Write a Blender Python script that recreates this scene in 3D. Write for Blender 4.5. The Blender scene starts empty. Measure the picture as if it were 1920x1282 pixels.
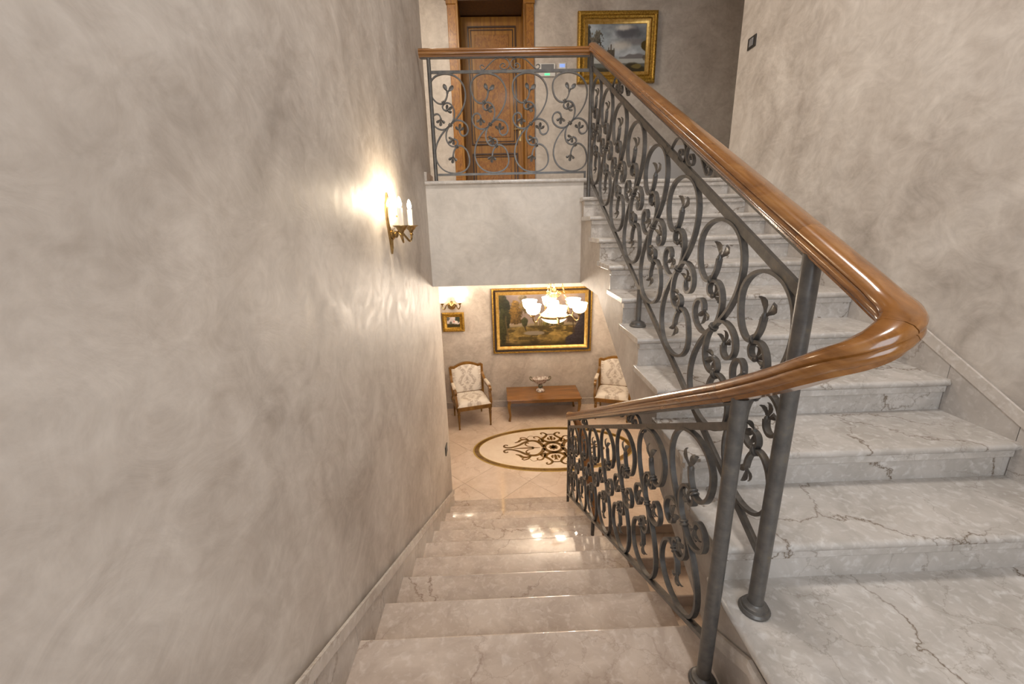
import bpy, math, random
import numpy as np
from mathutils import Vector, Matrix
random.seed(7); rng = np.random.default_rng(7)
S = bpy.context.scene
COL = S.collection
PI = math.pi

# ---------------------------------------------------------------- camera
# the photograph: 1920 x 1282, focal length 784.5 px
F, PITCH, YAW, ROLL = 784.54, 0.2715, 0.0248, -0.0232
cam = bpy.data.objects.new('camera', bpy.data.cameras.new('camera')); COL.objects.link(cam)
cam.data.sensor_width = 36.0; cam.data.sensor_fit = 'HORIZONTAL'
cam.data.lens = F / 1920 * 36.0; cam.data.clip_start = 0.02; cam.data.clip_end = 100
fw = Vector((math.sin(YAW)*math.cos(PITCH), math.cos(YAW)*math.cos(PITCH), -math.sin(PITCH)))
rt = Vector((math.cos(YAW), -math.sin(YAW), 0)); upv = rt.cross(fw)
r2 = rt*math.cos(ROLL) + upv*math.sin(ROLL); u2 = upv*math.cos(ROLL) - rt*math.sin(ROLL)
cam.matrix_world = Matrix(((r2.x, u2.x, -fw.x, 0), (r2.y, u2.y, -fw.y, 0), (r2.z, u2.z, -fw.z, 0), (0, 0, 0, 1)))
S.camera = cam

# ---------------------------------------------------------------- world, light, exposure
S.view_settings.view_transform = 'Standard'; S.view_settings.look = 'None'
S.view_settings.gamma = 1.0; S.view_settings.use_curve_mapping = False
S.view_settings.exposure = 0.0
W = bpy.data.worlds.new('world'); S.world = W; W.use_nodes = True
W.node_tree.nodes['Background'].inputs[0].default_value = (0.75, 0.86, 1.0, 1)
W.node_tree.nodes['Background'].inputs[1].default_value = 1.0

def area(name, loc, rot, sx, sy, power, col):
    l = bpy.data.lights.new(name, 'AREA'); l.shape = 'RECTANGLE'; l.size = sx; l.size_y = sy
    l.energy = power; l.color = col
    o = bpy.data.objects.new(name, l); o.location = loc; o.rotation_euler = rot; COL.objects.link(o); return o
def point(name, loc, power, col, r=0.03):
    l = bpy.data.lights.new(name, 'POINT'); l.energy = power; l.color = col; l.shadow_soft_size = r
    o = bpy.data.objects.new(name, l); o.location = loc; COL.objects.link(o); return o
WARM = (1.0, 0.85, 0.69)
# daylight through the landing window behind the camera
area('window_daylight', (0.42, -1.66, 0.75), (math.radians(90), 0, 0), 1.9, 2.4, 64, (0.84, 0.92, 1.0))
# ceiling lamps of the stairwell, the upper hall (added, unseen) and the lower hall (their fixtures are built further down)
CEIL = 3.75
area('stairwell_lamp_light', (0.40, 1.5, CEIL-0.16), (0, 0, 0), 0.55, 0.55, 72, (1.0, 0.94, 0.88))
area('upper_hall_added_light', (-1.05, 4.65, CEIL-0.16), (0, 0, 0), 0.55, 0.55, 92, (1.0, 0.88, 0.72))  # unseen lamp, added to brighten the upper hall

# ---------------------------------------------------------------- dimensions (metres, camera lens at the origin)
R, G = 0.165, 0.3239            # riser, going
ZL = -1.262                     # half landing
XS = 0.7307                     # left nosing ends of the upper flight
Y0 = 1.1817                     # first nosing of the upper flight
XW, XR = -0.6295, 2.198         # left and right stair walls
YL0, ZL0 = 1.3308, -1.5961      # nosing 0 of the lower flight
ZF = ZL0 - 10*R                 # lower hall floor
ZU = ZL + 10*R                  # upper hall floor
YB = 7.2                        # back wall
CLOW = -0.535                   # lower hall ceiling
YSLAB = 3.92                    # front of the upper floor slab
zu = lambda y: ZL + R + (y-Y0)*R/G
zl = lambda y: ZL0 - (y-YL0)*R/G

# ---------------------------------------------------------------- helpers
class MB:
    def __init__(s): s.v = []; s.f = []
    def add(s, vs, fs):
        b = len(s.v); s.v += [tuple(p) for p in vs]; s.f += [tuple(b+i for i in f) for f in fs]; return s
    def box(s, x0, x1, y0, y1, z0, z1):
        return s.add([(x0,y0,z0),(x1,y0,z0),(x1,y1,z0),(x0,y1,z0),(x0,y0,z1),(x1,y0,z1),(x1,y1,z1),(x0,y1,z1)],
                     [(3,2,1,0),(4,5,6,7),(0,1,5,4),(1,2,6,5),(2,3,7,6),(3,0,4,7)])
    def loft(s, rings, caps=True, closed=False):
        n = len(rings[0]); vs = [p for r in rings for p in r]; fs = []
        m = len(rings)
        for i in range(m if closed else m-1):
            j = (i+1) % m
            for k in range(n):
                k2 = (k+1) % n
                fs.append((i*n+k, i*n+k2, j*n+k2, j*n+k))
        if caps and not closed:
            fs.append(tuple(reversed(range(n)))); fs.append(tuple((m-1)*n+k for k in range(n)))
        return s.add(vs, fs)
    def sweep(s, path, prof, up=(0,0,1), caps=True, closed=False, scale=None):
        P = [Vector(p) for p in path]; n = len(P); up = Vector(up); rings = []; last = None
        for i in range(n):
            if closed: t = P[(i+1) % n]-P[i-1]
            else: t = P[min(i+1, n-1)]-P[max(i-1, 0)]
            if t.length < 1e-9: t = Vector((0, 0, 1))
            t.normalize(); a = t.cross(up)
            if a.length < 1e-4: a = last or Vector((1, 0, 0))
            a.normalize(); last = a; b = a.cross(t); k = scale[i] if scale else 1
            rings.append([P[i]+a*(x*k)+b*(y*k) for x, y in prof])
        return s.loft(rings, caps, closed)
    def tube(s, path, r, n=8, caps=True, closed=False, rs=None, up=(0.01, 0.02, 1)):
        prof = [(math.cos(2*PI*k/n)*r, math.sin(2*PI*k/n)*r) for k in range(n)]
        return s.sweep(path, prof, up, caps, closed, rs)
    def lathe(s, prof, n=24, c=(0,0,0), sx=1, sy=1):
        rings = [[(c[0]+math.cos(2*PI*k/n)*r*sx, c[1]+math.sin(2*PI*k/n)*r*sy, c[2]+z) for k in range(n)] for r, z in prof]
        return s.loft(rings, True)
    def prism_x(s, poly, x0, x1):       # poly of (y, z)
        n = len(poly); vs = [(x0, y, z) for y, z in poly]+[(x1, y, z) for y, z in poly]
        fs = [tuple(range(n)), tuple(reversed(range(n, 2*n)))]+[(i, i+n, (i+1) % n+n, (i+1) % n) for i in range(n)]
        return s.add(vs, fs)
    def prism_z(s, poly, z0, z1):
        n = len(poly); vs = [(x, y, z0) for x, y in poly]+[(x, y, z1) for x, y in poly]
        fs = [tuple(reversed(range(n))), tuple(range(n, 2*n))]+[(i, (i+1) % n, (i+1) % n+n, i+n) for i in range(n)]
        return s.add(vs, fs)
    def mesh(s, name, mat, smooth=False, fix=True):
        me = bpy.data.meshes.new(name); me.from_pydata(s.v, [], s.f)
        if fix:
            import bmesh
            bm = bmesh.new(); bm.from_mesh(me); bmesh.ops.recalc_face_normals(bm, faces=bm.faces); bm.to_mesh(me); bm.free()
        if smooth:
            for p in me.polygons: p.use_smooth = True
            me.set_sharp_from_angle(angle=math.radians(42))
        me.materials.append(mat); me.update(); return me

def link(name, me, parent=None, loc=(0,0,0), rot=(0,0,0), bevel=0):
    o = bpy.data.objects.new(name, me); COL.objects.link(o)
    o.location = loc; o.rotation_euler = rot
    if parent: o.parent = parent
    if bevel:
        b = o.modifiers.new('bevel', 'BEVEL'); b.width = bevel; b.segments = 2; b.limit_method = 'ANGLE'
    return o
def root_of(o):
    w = Vector((0, 0, 0))
    while o: w += Vector(o.location); o = o.parent
    return w
def part(name, mb, mat, parent=None, smooth=False, bevel=0, world=True):
    """mesh written in world coordinates, hung under an unrotated parent"""
    me = mb.mesh(name, mat, smooth)
    loc = -root_of(parent) if (parent and world) else (0, 0, 0)
    return link(name, me, parent, loc, bevel=bevel)
def tag(o, label, cat, group=None, kind=None):
    o['label'] = label; o['category'] = cat
    if group: o['group'] = group
    if kind: o['kind'] = kind
    return o
def thing(name, label, cat, loc=(0,0,0), rz=0, group=None, kind=None):
    o = bpy.data.objects.new(name, None); o.empty_display_size = 0.1; COL.objects.link(o)
    o.location = loc; o.rotation_euler = (0, 0, rz); return tag(o, label, cat, group, kind)
def spline(pts, n=6, closed=False):
    P = [Vector(p) for p in pts]; out = []; m = len(P)
    for i in range(m if closed else m-1):
        g = (lambda k: P[k % m]) if closed else (lambda k: P[max(0, min(m-1, k))])
        a, b, c, d = g(i-1), g(i), g(i+1), g(i+2)
        for j in range(n):
            t = j/n
            out.append(0.5*((2*b)+(c-a)*t+(2*a-5*b+4*c-d)*t*t+(3*b-a-3*c+d)*t**3))
    if not closed: out.append(P[-1])
    return out
def rect(w, h): return [(-w/2,-h/2),(w/2,-h/2),(w/2,h/2),(-w/2,h/2)]
def srgb(r, g, b):
    f = lambda c: (c/255/12.92) if c/255 <= 0.04045 else ((c/255+0.055)/1.055)**2.4
    return (f(r), f(g), f(b), 1)

# ---------------------------------------------------------------- materials
def newmat(name):
    m = bpy.data.materials.new(name); m.use_nodes = True; nt = m.node_tree
    return m, nt, nt.nodes, nt.links, nt.nodes['Principled BSDF']
def plain(name, col, rough=0.5, metal=0.0, emit=None, strength=0, coat=0, bump=None):
    m, nt, N, L, B = newmat(name)
    B.inputs['Base Color'].default_value = col; B.inputs['Roughness'].default_value = rough; B.inputs['Metallic'].default_value = metal
    B.inputs['Coat Weight'].default_value = coat
    if emit:
        B.inputs['Emission Color'].default_value = emit; B.inputs['Emission Strength'].default_value = strength
    if bump:
        t = N.new('ShaderNodeTexNoise'); t.inputs['Scale'].default_value = bump[0]; t.inputs['Detail'].default_value = 4
        c = N.new('ShaderNodeTexCoord'); L.new(c.outputs['Object'], t.inputs['Vector'])
        b = N.new('ShaderNodeBump'); b.inputs['Strength'].default_value = bump[1]; b.inputs['Distance'].default_value = 0.01
        L.new(t.outputs['Fac'], b.inputs['Height']); L.new(b.outputs['Normal'], B.inputs['Normal'])
    return m
def ramp(N, stops, interp='LINEAR'):
    r = N.new('ShaderNodeValToRGB'); r.color_ramp.interpolation = interp; e = r.color_ramp.elements
    while len(e) < len(stops): e.new(0.5)
    for i, (p, c) in enumerate(stops): e[i].position = p; e[i].color = c
    return r
def noise(N, L, vec, scale, detail=4, rough=0.5, dist=0.0):
    t = N.new('ShaderNodeTexNoise'); t.inputs['Scale'].default_value = scale; t.inputs['Detail'].default_value = detail
    t.inputs['Roughness'].default_value = rough; t.inputs['Distortion'].default_value = dist
    if vec is not None: L.new(vec, t.inputs['Vector'])
    return t
def mix(N, L, fac, a, b, mode='MIX'):
    x = N.new('ShaderNodeMix'); x.data_type = 'RGBA'; x.blend_type = mode
    if isinstance(fac, (int, float)): x.inputs[0].default_value = fac
    else: L.new(fac, x.inputs[0])
    for i, v in ((6, a), (7, b)):
        if isinstance(v, tuple): x.inputs[i].default_value = v
        else: L.new(v, x.inputs[i])
    return x.outputs[2]
def math_(N, L, op, a, b=None):
    x = N.new('ShaderNodeMath'); x.operation = op
    for i, v in ((0, a), (1, b)):
        if v is None: continue
        if isinstance(v, (int, float)): x.inputs[i].default_value = v
        else: L.new(v, x.inputs[i])
    return x.outputs[0]
def geo_vec(N, L, scale=(1,1,1), offset_random=False):
    """world position, optionally shifted per object so that repeated slabs differ"""
    g = N.new('ShaderNodeNewGeometry'); mp = N.new('ShaderNodeMapping'); mp.inputs['Scale'].default_value = scale
    src = g.outputs['Position']
    if offset_random:
        oi = N.new('ShaderNodeObjectInfo'); v = N.new('ShaderNodeVectorMath'); v.operation = 'SCALE'
        cx = N.new('ShaderNodeCombineXYZ')
        L.new(math_(N, L, 'MULTIPLY', oi.outputs['Random'], 37.0), cx.inputs[0]); L.new(math_(N, L, 'MULTIPLY', oi.outputs['Random'], 91.0), cx.inputs[1])
        a = N.new('ShaderNodeVectorMath'); a.operation = 'ADD'; L.new(src, a.inputs[0]); L.new(cx.outputs[0], a.inputs[1]); src = a.outputs[0]
    L.new(src, mp.inputs['Vector']); return mp.outputs['Vector']

def plaster(name, c0, c1, c2, rough=0.42):
    m, nt, N, L, B = newmat(name)
    v = geo_vec(N, L)
    n1 = noise(N, L, v, 1.35, 5, 0.55, 1.4)
    n2 = noise(N, L, v, 4.2, 6, 0.62, 2.2)
    w = geo_vec(N, L, (3.4, 3.4, 4.6)); n3 = noise(N, L, w, 1.6, 6, 0.65, 3.0)
    r1 = ramp(N, [(0.33, c0), (0.50, c1), (0.68, c2)]); L.new(n1.outputs['Fac'], r1.inputs[0])
    r2 = ramp(N, [(0.35, c0), (0.66, c2)]); L.new(n2.outputs['Fac'], r2.inputs[0])
    r3 = ramp(N, [(0.35, c0), (0.65, c2)]); L.new(n3.outputs['Fac'], r3.inputs[0])
    a = mix(N, L, 0.34, r1.outputs[0], r2.outputs[0]); b = mix(N, L, 0.22, a, r3.outputs[0])
    L.new(b, B.inputs['Base Color'])
    rr = ramp(N, [(0.3, (rough-.06,)*3+(1,)), (0.7, (rough+.10,)*3+(1,))]); L.new(n2.outputs['Fac'], rr.inputs[0])
    L.new(rr.outputs[0], B.inputs['Roughness'])
    bp = N.new('ShaderNodeBump'); bp.inputs['Strength'].default_value = 0.10; bp.inputs['Distance'].default_value = 0.01
    L.new(n3.outputs['Fac'], bp.inputs['Height']); L.new(bp.outputs['Normal'], B.inputs['Normal'])
    return m
PLASTER = plaster('venetian_plaster', srgb(160,149,139), srgb(198,188,178), srgb(219,211,202), 0.52)

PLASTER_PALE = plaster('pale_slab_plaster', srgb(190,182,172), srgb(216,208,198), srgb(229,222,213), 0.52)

def marble(name, c0, c1, vein, fleck, rough, vs=1.0, vein_amt=0.8, fleck_amt=0.5):
    m, nt, N, L, B = newmat(name)
    v = geo_vec(N, L, (1, 1, 1), True)
    base = noise(N, L, v, 5.0*vs, 6, 0.6, 0.8)
    r = ramp(N, [(0.35, c0), (0.65, c1)]); L.new(base.outputs['Fac'], r.inputs[0])
    fl = noise(N, L, v, 34*vs, 3, 0.5, 0.5); fr = ramp(N, [(0.52, (0,0,0,1)), (0.75, (1,1,1,1))]); L.new(fl.outputs['Fac'], fr.inputs[0])
    col = mix(N, L, math_(N, L, 'MULTIPLY', fr.outputs[0], fleck_amt), r.outputs[0], fleck)
    # irregular crack-like veins: warped cell edges, broken up by a mask
    wn = noise(N, L, v, 3.2*vs, 6, 0.62, 0.0)
    wv = N.new('ShaderNodeVectorMath'); wv.operation = 'MULTIPLY_ADD'; L.new(wn.outputs['Color'], wv.inputs[0])
    wv.inputs[1].default_value = (0.42/vs,)*3; L.new(v, wv.inputs[2])
    for sc, wd, msk, amt in ((1.5*vs, 0.0060, 1.1, vein_amt), (3.6*vs, 0.0075, 2.0, vein_amt*0.35)):
        vo = N.new('ShaderNodeTexVoronoi'); vo.feature = 'DISTANCE_TO_EDGE'; vo.inputs['Scale'].default_value = sc
        L.new(wv.outputs[0], vo.inputs['Vector'])
        vr = ramp(N, [(0.0, (1,1,1,1)), (wd, (0.35,0.35,0.35,1)), (wd*2.4, (0,0,0,1))]); L.new(vo.outputs['Distance'], vr.inputs[0])
        mk = noise(N, L, v, msk*vs, 3); mr = ramp(N, [(0.38, (0.05,0.05,0.05,1)), (0.56, (1,1,1,1))]); L.new(mk.outputs['Fac'], mr.inputs[0])
        f = math_(N, L, 'MULTIPLY', math_(N, L, 'MULTIPLY', vr.outputs[0], mr.outputs[0]), amt)
        col = mix(N, L, f, col, vein)
    oi = N.new('ShaderNodeObjectInfo')
    hv = N.new('ShaderNodeHueSaturation'); L.new(col, hv.inputs['Color'])
    L.new(math_(N, L, 'ADD', math_(N, L, 'MULTIPLY', oi.outputs['Random'], 0.10), 0.95), hv.inputs['Value'])
    L.new(hv.outputs[0], B.inputs['Base Color'])
    B.inputs['Roughness'].default_value = rough
    return m
MARBLE = marble('stair_marble', srgb(178,171,163), srgb(204,197,190), srgb(112,96,78), srgb(226,223,219), 0.20, 1.0, 1.0, 0.6)
MARBLE_LOW = marble('lower_stair_marble', srgb(178,162,149), srgb(202,187,174), srgb(126,102,84), srgb(222,212,204), 0.07, 1.0, 0.75, 0.5)
MARBLE_SKIRT = marble('skirting_marble', srgb(172,163,155), srgb(192,184,176), srgb(128,112,98), srgb(214,208,202), 0.28)
MARBLE_CAP = marble('skirting_cap_marble', srgb(186,176,166), srgb(206,197,188), srgb(160,146,132), srgb(228,224,220), 0.25)
FLOOR_MARBLE = marble('hall_floor_marble', srgb(208,188,170), srgb(224,206,190), srgb(172,142,118), srgb(232,222,210), 0.10, 0.8, 0.55, 0.3)
INLAY_CREAM = marble('medallion_cream_marble', srgb(226,208,188), srgb(236,222,204), srgb(206,182,158), srgb(240,230,216), 0.10, 0.8, 0.4, 0.2)
INLAY_BROWN = marble('medallion_brown_marble', srgb(92,66,30), srgb(128,96,50), srgb(60,42,20), srgb(160,130,80), 0.12, 2.0, 0.6, 0.5)
INLAY_GOLD = plain('medallion_gold_line', srgb(176,148,76), 0.25)
GROUT = plain('tile_grout', srgb(176,158,142), 0.7)

def wood(name, dark, mid, light, rough=0.25, scale=(14, 2.0, 14), coat=0.4, burl=False):
    m, nt, N, L, B = newmat(name)
    c = N.new('ShaderNodeTexCoord'); mp = N.new('ShaderNodeMapping'); mp.inputs['Scale'].default_value = scale
    oi = N.new('ShaderNodeObjectInfo'); cx = N.new('ShaderNodeCombineXYZ')
    L.new(math_(N, L, 'MULTIPLY', oi.outputs['Random'], 23.0), cx.inputs[0]); L.new(math_(N, L, 'MULTIPLY', oi.outputs['Random'], 11.0), cx.inputs[2])
    a = N.new('ShaderNodeVectorMath'); a.operation = 'ADD'; L.new(c.outputs['Object'], a.inputs[0]); L.new(cx.outputs[0], a.inputs[1])
    L.new(a.outputs[0], mp.inputs['Vector'])
    n = noise(N, L, mp.outputs[0], 1.0 if not burl else 1.6, 6, 0.65, 2.5 if burl else 0.6)
    r = ramp(N, [(0.30, dark), (0.50, mid), (0.72, light)]); L.new(n.outputs['Fac'], r.inputs[0])
    hv = N.new('ShaderNodeHueSaturation'); L.new(r.outputs[0], hv.inputs['Color'])
    L.new(math_(N, L, 'ADD', math_(N, L, 'MULTIPLY', oi.outputs['Random'], 0.25), 0.86), hv.inputs['Value'])
    L.new(hv.outputs[0], B.inputs['Base Color']); B.inputs['Roughness'].default_value = rough
    B.inputs['Coat Weight'].default_value = coat; B.inputs['Coat Roughness'].default_value = 0.12
    return m
RAILWOOD = wood('handrail_walnut', srgb(104,64,24), srgb(134,86,38), srgb(156,108,56), 0.22, (18, 2.2, 18), 0.6)
RAILWOOD_X = wood('landing_rail_walnut', srgb(104,64,24), srgb(134,86,38), srgb(156,108,56), 0.22, (2.2, 18, 18), 0.6)
DOORWOOD = wood('door_walnut', srgb(112,70,8), srgb(150,100,20), srgb(172,122,36), 0.42, (26, 26, 1.6), 0.05)
DOORDARK = wood('door_moulding_walnut', srgb(48,27,8), srgb(68,40,12), srgb(88,54,20), 0.35, (26, 26, 1.6), 0.2)
BURL = wood('door_burl_veneer', srgb(110,66,12), srgb(152,98,26), srgb(180,126,48), 0.42, (9, 9, 5), 0.05, True)
CHAIRWOOD = wood('chair_beech', srgb(98,64,16), srgb(128,88,28), srgb(148,108,42), 0.35, (10, 10, 6), 0.2)
TABLEWOOD = wood('table_cherry', srgb(112,72,26), srgb(138,92,38), srgb(156,108,48), 0.22, (2.0, 12, 12), 0.4)

def iron_mat():
    m, nt, N, L, B = newmat('wrought_iron')
    v = geo_vec(N, L); n = noise(N, L, v, 24, 5, 0.6)
    r = ramp(N, [(0.35, srgb(86,84,82)), (0.62, srgb(106,102,97)), (0.82, srgb(128,116,94))]); L.new(n.outputs['Fac'], r.inputs[0])
    L.new(r.outputs[0], B.inputs['Base Color']); B.inputs['Metallic'].default_value = 0.35; B.inputs['Roughness'].default_value = 0.38
    b = N.new('ShaderNodeBump'); b.inputs['Strength'].default_value = 0.25; b.inputs['Distance'].default_value = 0.004
    L.new(n.outputs['Fac'], b.inputs['Height']); L.new(b.outputs['Normal'], B.inputs['Normal'])
    return m
IRON = iron_mat()
def gold_mat(name, c0, c1, rough=0.33, sc=60, bump=0.6, metal=0.75):
    m, nt, N, L, B = newmat(name)
    c = N.new('ShaderNodeTexCoord'); n = noise(N, L, c.outputs['Object'], sc, 4, 0.6, 0.5)
    r = ramp(N, [(0.36, c0), (0.64, c1)]); L.new(n.outputs['Fac'], r.inputs[0]); L.new(r.outputs[0], B.inputs['Base Color'])
    B.inputs['Metallic'].default_value = metal; B.inputs['Roughness'].default_value = rough
    b = N.new('ShaderNodeBump'); b.inputs['Strength'].default_value = bump; b.inputs['Distance'].default_value = 0.008
    L.new(n.outputs['Fac'], b.inputs['Height']); L.new(b.outputs['Normal'], B.inputs['Normal'])
    return m
GOLD = gold_mat('gilded_frame', srgb(128,92,26), srgb(206,164,70), 0.36, 60, 0.6, 0.6)
GOLD_S = gold_mat('gilded_frame_smooth', srgb(188,146,70), srgb(220,182,106), 0.3, 20, 0.1, 0.6)
FRAME_DARK = plain('dark_frame_band', srgb(52,36,22), 0.35)
BRASS = gold_mat('antique_brass', srgb(140,116,76), srgb(190,164,116), 0.25, 30, 0.1, 0.95)
WHITE_PL = plain('white_plastic', srgb(214,212,208), 0.4)
GREY_PL = plain('grey_screen', srgb(120,120,122), 0.25)
BLACK_PL = plain('black_switch_plastic', srgb(46,44,42), 0.35)
WHITE_PAINT = plain('white_lacquer', srgb(204,203,204), 0.4)
CANDLE = plain('candle_sleeve', srgb(236,230,220), 0.5)
GLOW = plain('lit_candle_bulb', (1, 0.86, 0.62, 1), 0.4, emit=(1, 0.80, 0.55, 1), strength=190)
SHADE = plain('lit_opal_glass', (1, 0.93, 0.82, 1), 0.3, emit=(1, 0.84, 0.62, 1), strength=6)
SHADE_DIM = plain('lit_alabaster_bowl', (1, 0.90, 0.74, 1), 0.3, emit=(1, 0.80, 0.52, 1), strength=2.4)
LAMPGLASS = plain('lit_ceiling_glass', (1, 0.95, 0.88, 1), 0.4, emit=(1, 0.92, 0.82, 1), strength=4)
PORC = gold_mat('painted_porcelain', srgb(120,84,60), srgb(236,230,224), 0.2, 34, 0.0, 0.0)
PORC_DARK = gold_mat('painted_porcelain_stem', srgb(60,62,50), srgb(150,140,110), 0.25, 50, 0.0, 0.0)
GREEN_LED = plain('green_led', srgb(60,200,120), 0.4, emit=(0.2, 1, 0.5, 1), strength=0.8)
BLUE_LED = plain('blue_display', srgb(120,150,220), 0.3, emit=(0.35, 0.5, 1, 1), strength=0.6)
def col_attr(name, rough=0.5):
    m, nt, N, L, B = newmat(name); a = N.new('ShaderNodeAttribute'); a.attribute_name = 'Col'
    L.new(a.outputs['Color'], B.inputs['Base Color']); B.inputs['Roughness'].default_value = rough; return m
CANVAS = col_attr('oil_paint_canvas', 0.35)
DAMASK = col_attr('cream_damask', 0.6)
GLASS = plain('window_glass', (1, 1, 1, 1), 0.02); GLASS.node_tree.nodes['Principled BSDF'].inputs['Transmission Weight'].default_value = 1.0

# ================================================================ SETTING
def wallbox(name, label, boxes, mat=PLASTER, cat='wall'):
    mb = MB()
    for b in boxes: mb.box(*b)
    return tag(part(name, mb, mat), label, cat, kind='structure')
ZB = -5.2
DX0, DX1, DZ1 = -0.52, 0.475, 3.16      # door opening in the back wall
wallbox('wall_left', 'mottled grey beige plaster wall left of the staircase', [(XW-0.25, XW, -1.85, 4.28, ZB, CEIL)])
wallbox('wall_right', 'mottled beige plaster wall right of the upper stair flight', [(XR, XR+0.25, -1.85, 4.235, ZB, CEIL)])
wallbox('wall_back', 'far plaster wall carrying the door and the paintings',
        [(-3.2, DX0, YB, YB+0.25, ZB, CEIL), (DX1, 6.0, YB, YB+0.25, ZB, CEIL),
         (DX0, DX1, YB, YB+0.25, DZ1, CEIL), (DX0, DX1, YB, YB+0.25, ZB, ZU), (DX0-.1, DX1+.1, YB+0.5, YB+0.55, ZU, DZ1+.1), (DX0-.1, DX0, YB+.25, YB+.5, ZU, DZ1+.1), (DX1, DX1+.1, YB+.25, YB+.5, ZU, DZ1+.1), (DX0, DX1, YB+.25, YB+.5, DZ1, DZ1+.1), (DX0, DX1, YB+.25, YB+.5, ZU-.1, ZU)])
wallbox('wall_hall_left', 'plaster wall closing the halls beyond the left wall', [(-3.2, -2.95, 4.03, YB, ZB, CEIL), (-3.2, XW-0.25, 4.03, 4.28, ZB, CEIL)])
wallbox('wall_hall_right', 'plaster wall closing the halls beyond the right wall', [(5.75, 6.0, 3.985, YB, ZB, CEIL), (XR+0.25, 6.0, 3.985, 4.235, ZB, CEIL)])
WX0, WX1, WZ0, WZ1 = -0.53, 1.37, -0.45, 1.95
wallbox('wall_front', 'plaster wall with the tall window behind the half landing',
        [(XW, WX0, -1.85, -1.6, ZB, CEIL), (WX1, XR, -1.85, -1.6, ZB, CEIL), (WX0, WX1, -1.85, -1.6, ZB, WZ0), (WX0, WX1, -1.85, -1.6, WZ1, CEIL)])
wallbox('ceiling', 'pale plaster ceiling over stairwell and upper hall', [(-3.2, 6.0, -1.85, YB+0.25, CEIL, CEIL+0.1)], cat='ceiling')
win = thing('window_1', 'tall white framed window behind the half landing', 'window', ((WX0+WX1)/2, -1.74, WZ0), kind='structure')
mb = MB()
for b in ((WX0, WX0+.06, WZ0, WZ1), (WX1-.06, WX1, WZ0, WZ1), (WX0, WX1, WZ0, WZ0+.06), (WX0, WX1, WZ1-.06, WZ1), (.39, .45, WZ0, WZ1)): mb.box(b[0], b[1], -1.77, -1.71, b[2], b[3])
part('window_frame', mb, WHITE_PAINT, win)
for a, b in ((WX0+.06, .39), (.45, WX1-.06)): part('pane', MB().box(a, b, -1.745, -1.738, WZ0+.06, WZ1-.06), GLASS, win)

# upper floor slab (its plastered front hangs over the lower hall)
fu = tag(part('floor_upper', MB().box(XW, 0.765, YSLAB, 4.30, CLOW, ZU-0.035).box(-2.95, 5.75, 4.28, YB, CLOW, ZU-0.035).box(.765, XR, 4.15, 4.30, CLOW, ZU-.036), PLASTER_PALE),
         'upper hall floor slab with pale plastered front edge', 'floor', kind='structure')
prof = [(YSLAB+.4, ZU), (YSLAB-.012, ZU)]+[(YSLAB-.012-.0175*math.sin(a), ZU-.0175+.0175*math.cos(a)) for a in (PI/6, PI/3, PI/2, 2*PI/3, 5*PI/6)]+[(YSLAB-.012, ZU-.035), (YSLAB+.4, ZU-.035)]
part('nosing_slab', MB().prism_x(prof, XW, 0.785), MARBLE, fu, True)
part('marble_paving', MB().box(-2.95, 5.75, YSLAB+.4, YB, ZU-.034, ZU-.0005), MARBLE, fu)

# ---------------------------------------------------------------- upper flight
def tread_profile(yn, zt, yb, th=0.034, sgn=1):
    """slab with a half-round nosing at yn; yb is the rear edge; sgn = +1 when the rear lies further away"""
    r = th/2
    return [(yb, zt), (yn+sgn*r, zt)]+[(yn+sgn*(r-r*math.sin(a)), zt-r+r*math.cos(a)) for a in (PI/6, PI/3, PI/2, 2*PI/3, 5*PI/6)]+[(yn+sgn*r, zt-th), (yb, zt-th)]
uf = thing('stair_flight', 'marble stair flight rising on the right to the upper hall', 'stairs', (1.45, Y0, ZL), kind='structure')
TH = 0.034
body = [(Y0+.06, ZL-.32)]
for k in range(1, 11):
    yk = Y0+(k-1)*G
    body += [(yk+.055, ZL+(k-1)*R-TH if k > 1 else ZL-.03), (yk+.055, ZL+k*R-TH)]
body += [(4.16, ZU-TH), (4.16, CLOW+.001)]
sof = lambda y: -0.837+(y-2.593)*0.5
ysof = 2.593+(CLOW+0.837)/0.5
body += [(ysof, CLOW+.001), (1.237, sof(1.237))]
# remove the first duplicate start so that the outline is simple
body = body[1:]
part('stringer', MB().prism_x(body, 0.75, XR), PLASTER, uf)
for k in range(1, 11):
    yk = Y0+(k-1)*G; zk = ZL+k*R
    yb = yk+G+.05 if k < 10 else 4.5
    part('tread', MB().prism_x(tread_profile(yk, zk, yb), XS, XR), MARBLE, uf, True, 0.003)
    part('nosing_moulding', MB().box(XS+.018, XR-.031, yk+.016, yk+.06, zk-TH-.034, zk-TH-.0005), MARBLE, uf, bevel=0.004)
    part('riser', MB().box(0.749, XR-.012, yk+.032, yk+.054, zk-R, zk-TH-.034), MARBLE, uf)
# skirting slabs against the right wall, one per step, and the moulded cap
sk = tag(part('baseboard_right', MB().sweep([(XR-.016, .95, zu(.95)+.085), (XR-.016, 4.0, zu(4.0)+.085)], [(-.016, -.026), (.014, -.026), (.014, -.012), (.006, .0), (.010, .008), (-.004, .026), (-.016, .026)]), MARBLE_CAP, smooth=False),
         'sloping marble skirting cap along the right wall of the upper flight', 'skirting', kind='structure')
for k in range(-3, 9):
    ya = Y0+k*G+.03; yb2 = ya+G-.003
    if ya < -.2:
        continue
    top = .064
    poly = [(ya, zu(ya)-.36), (yb2, zu(yb2)-.36), (yb2, zu(yb2)+top), (ya, zu(ya)+top)]
    part('skirting_slab', MB().prism_x(poly, XR-.028, XR-.0005), MARBLE_SKIRT, sk)

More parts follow.
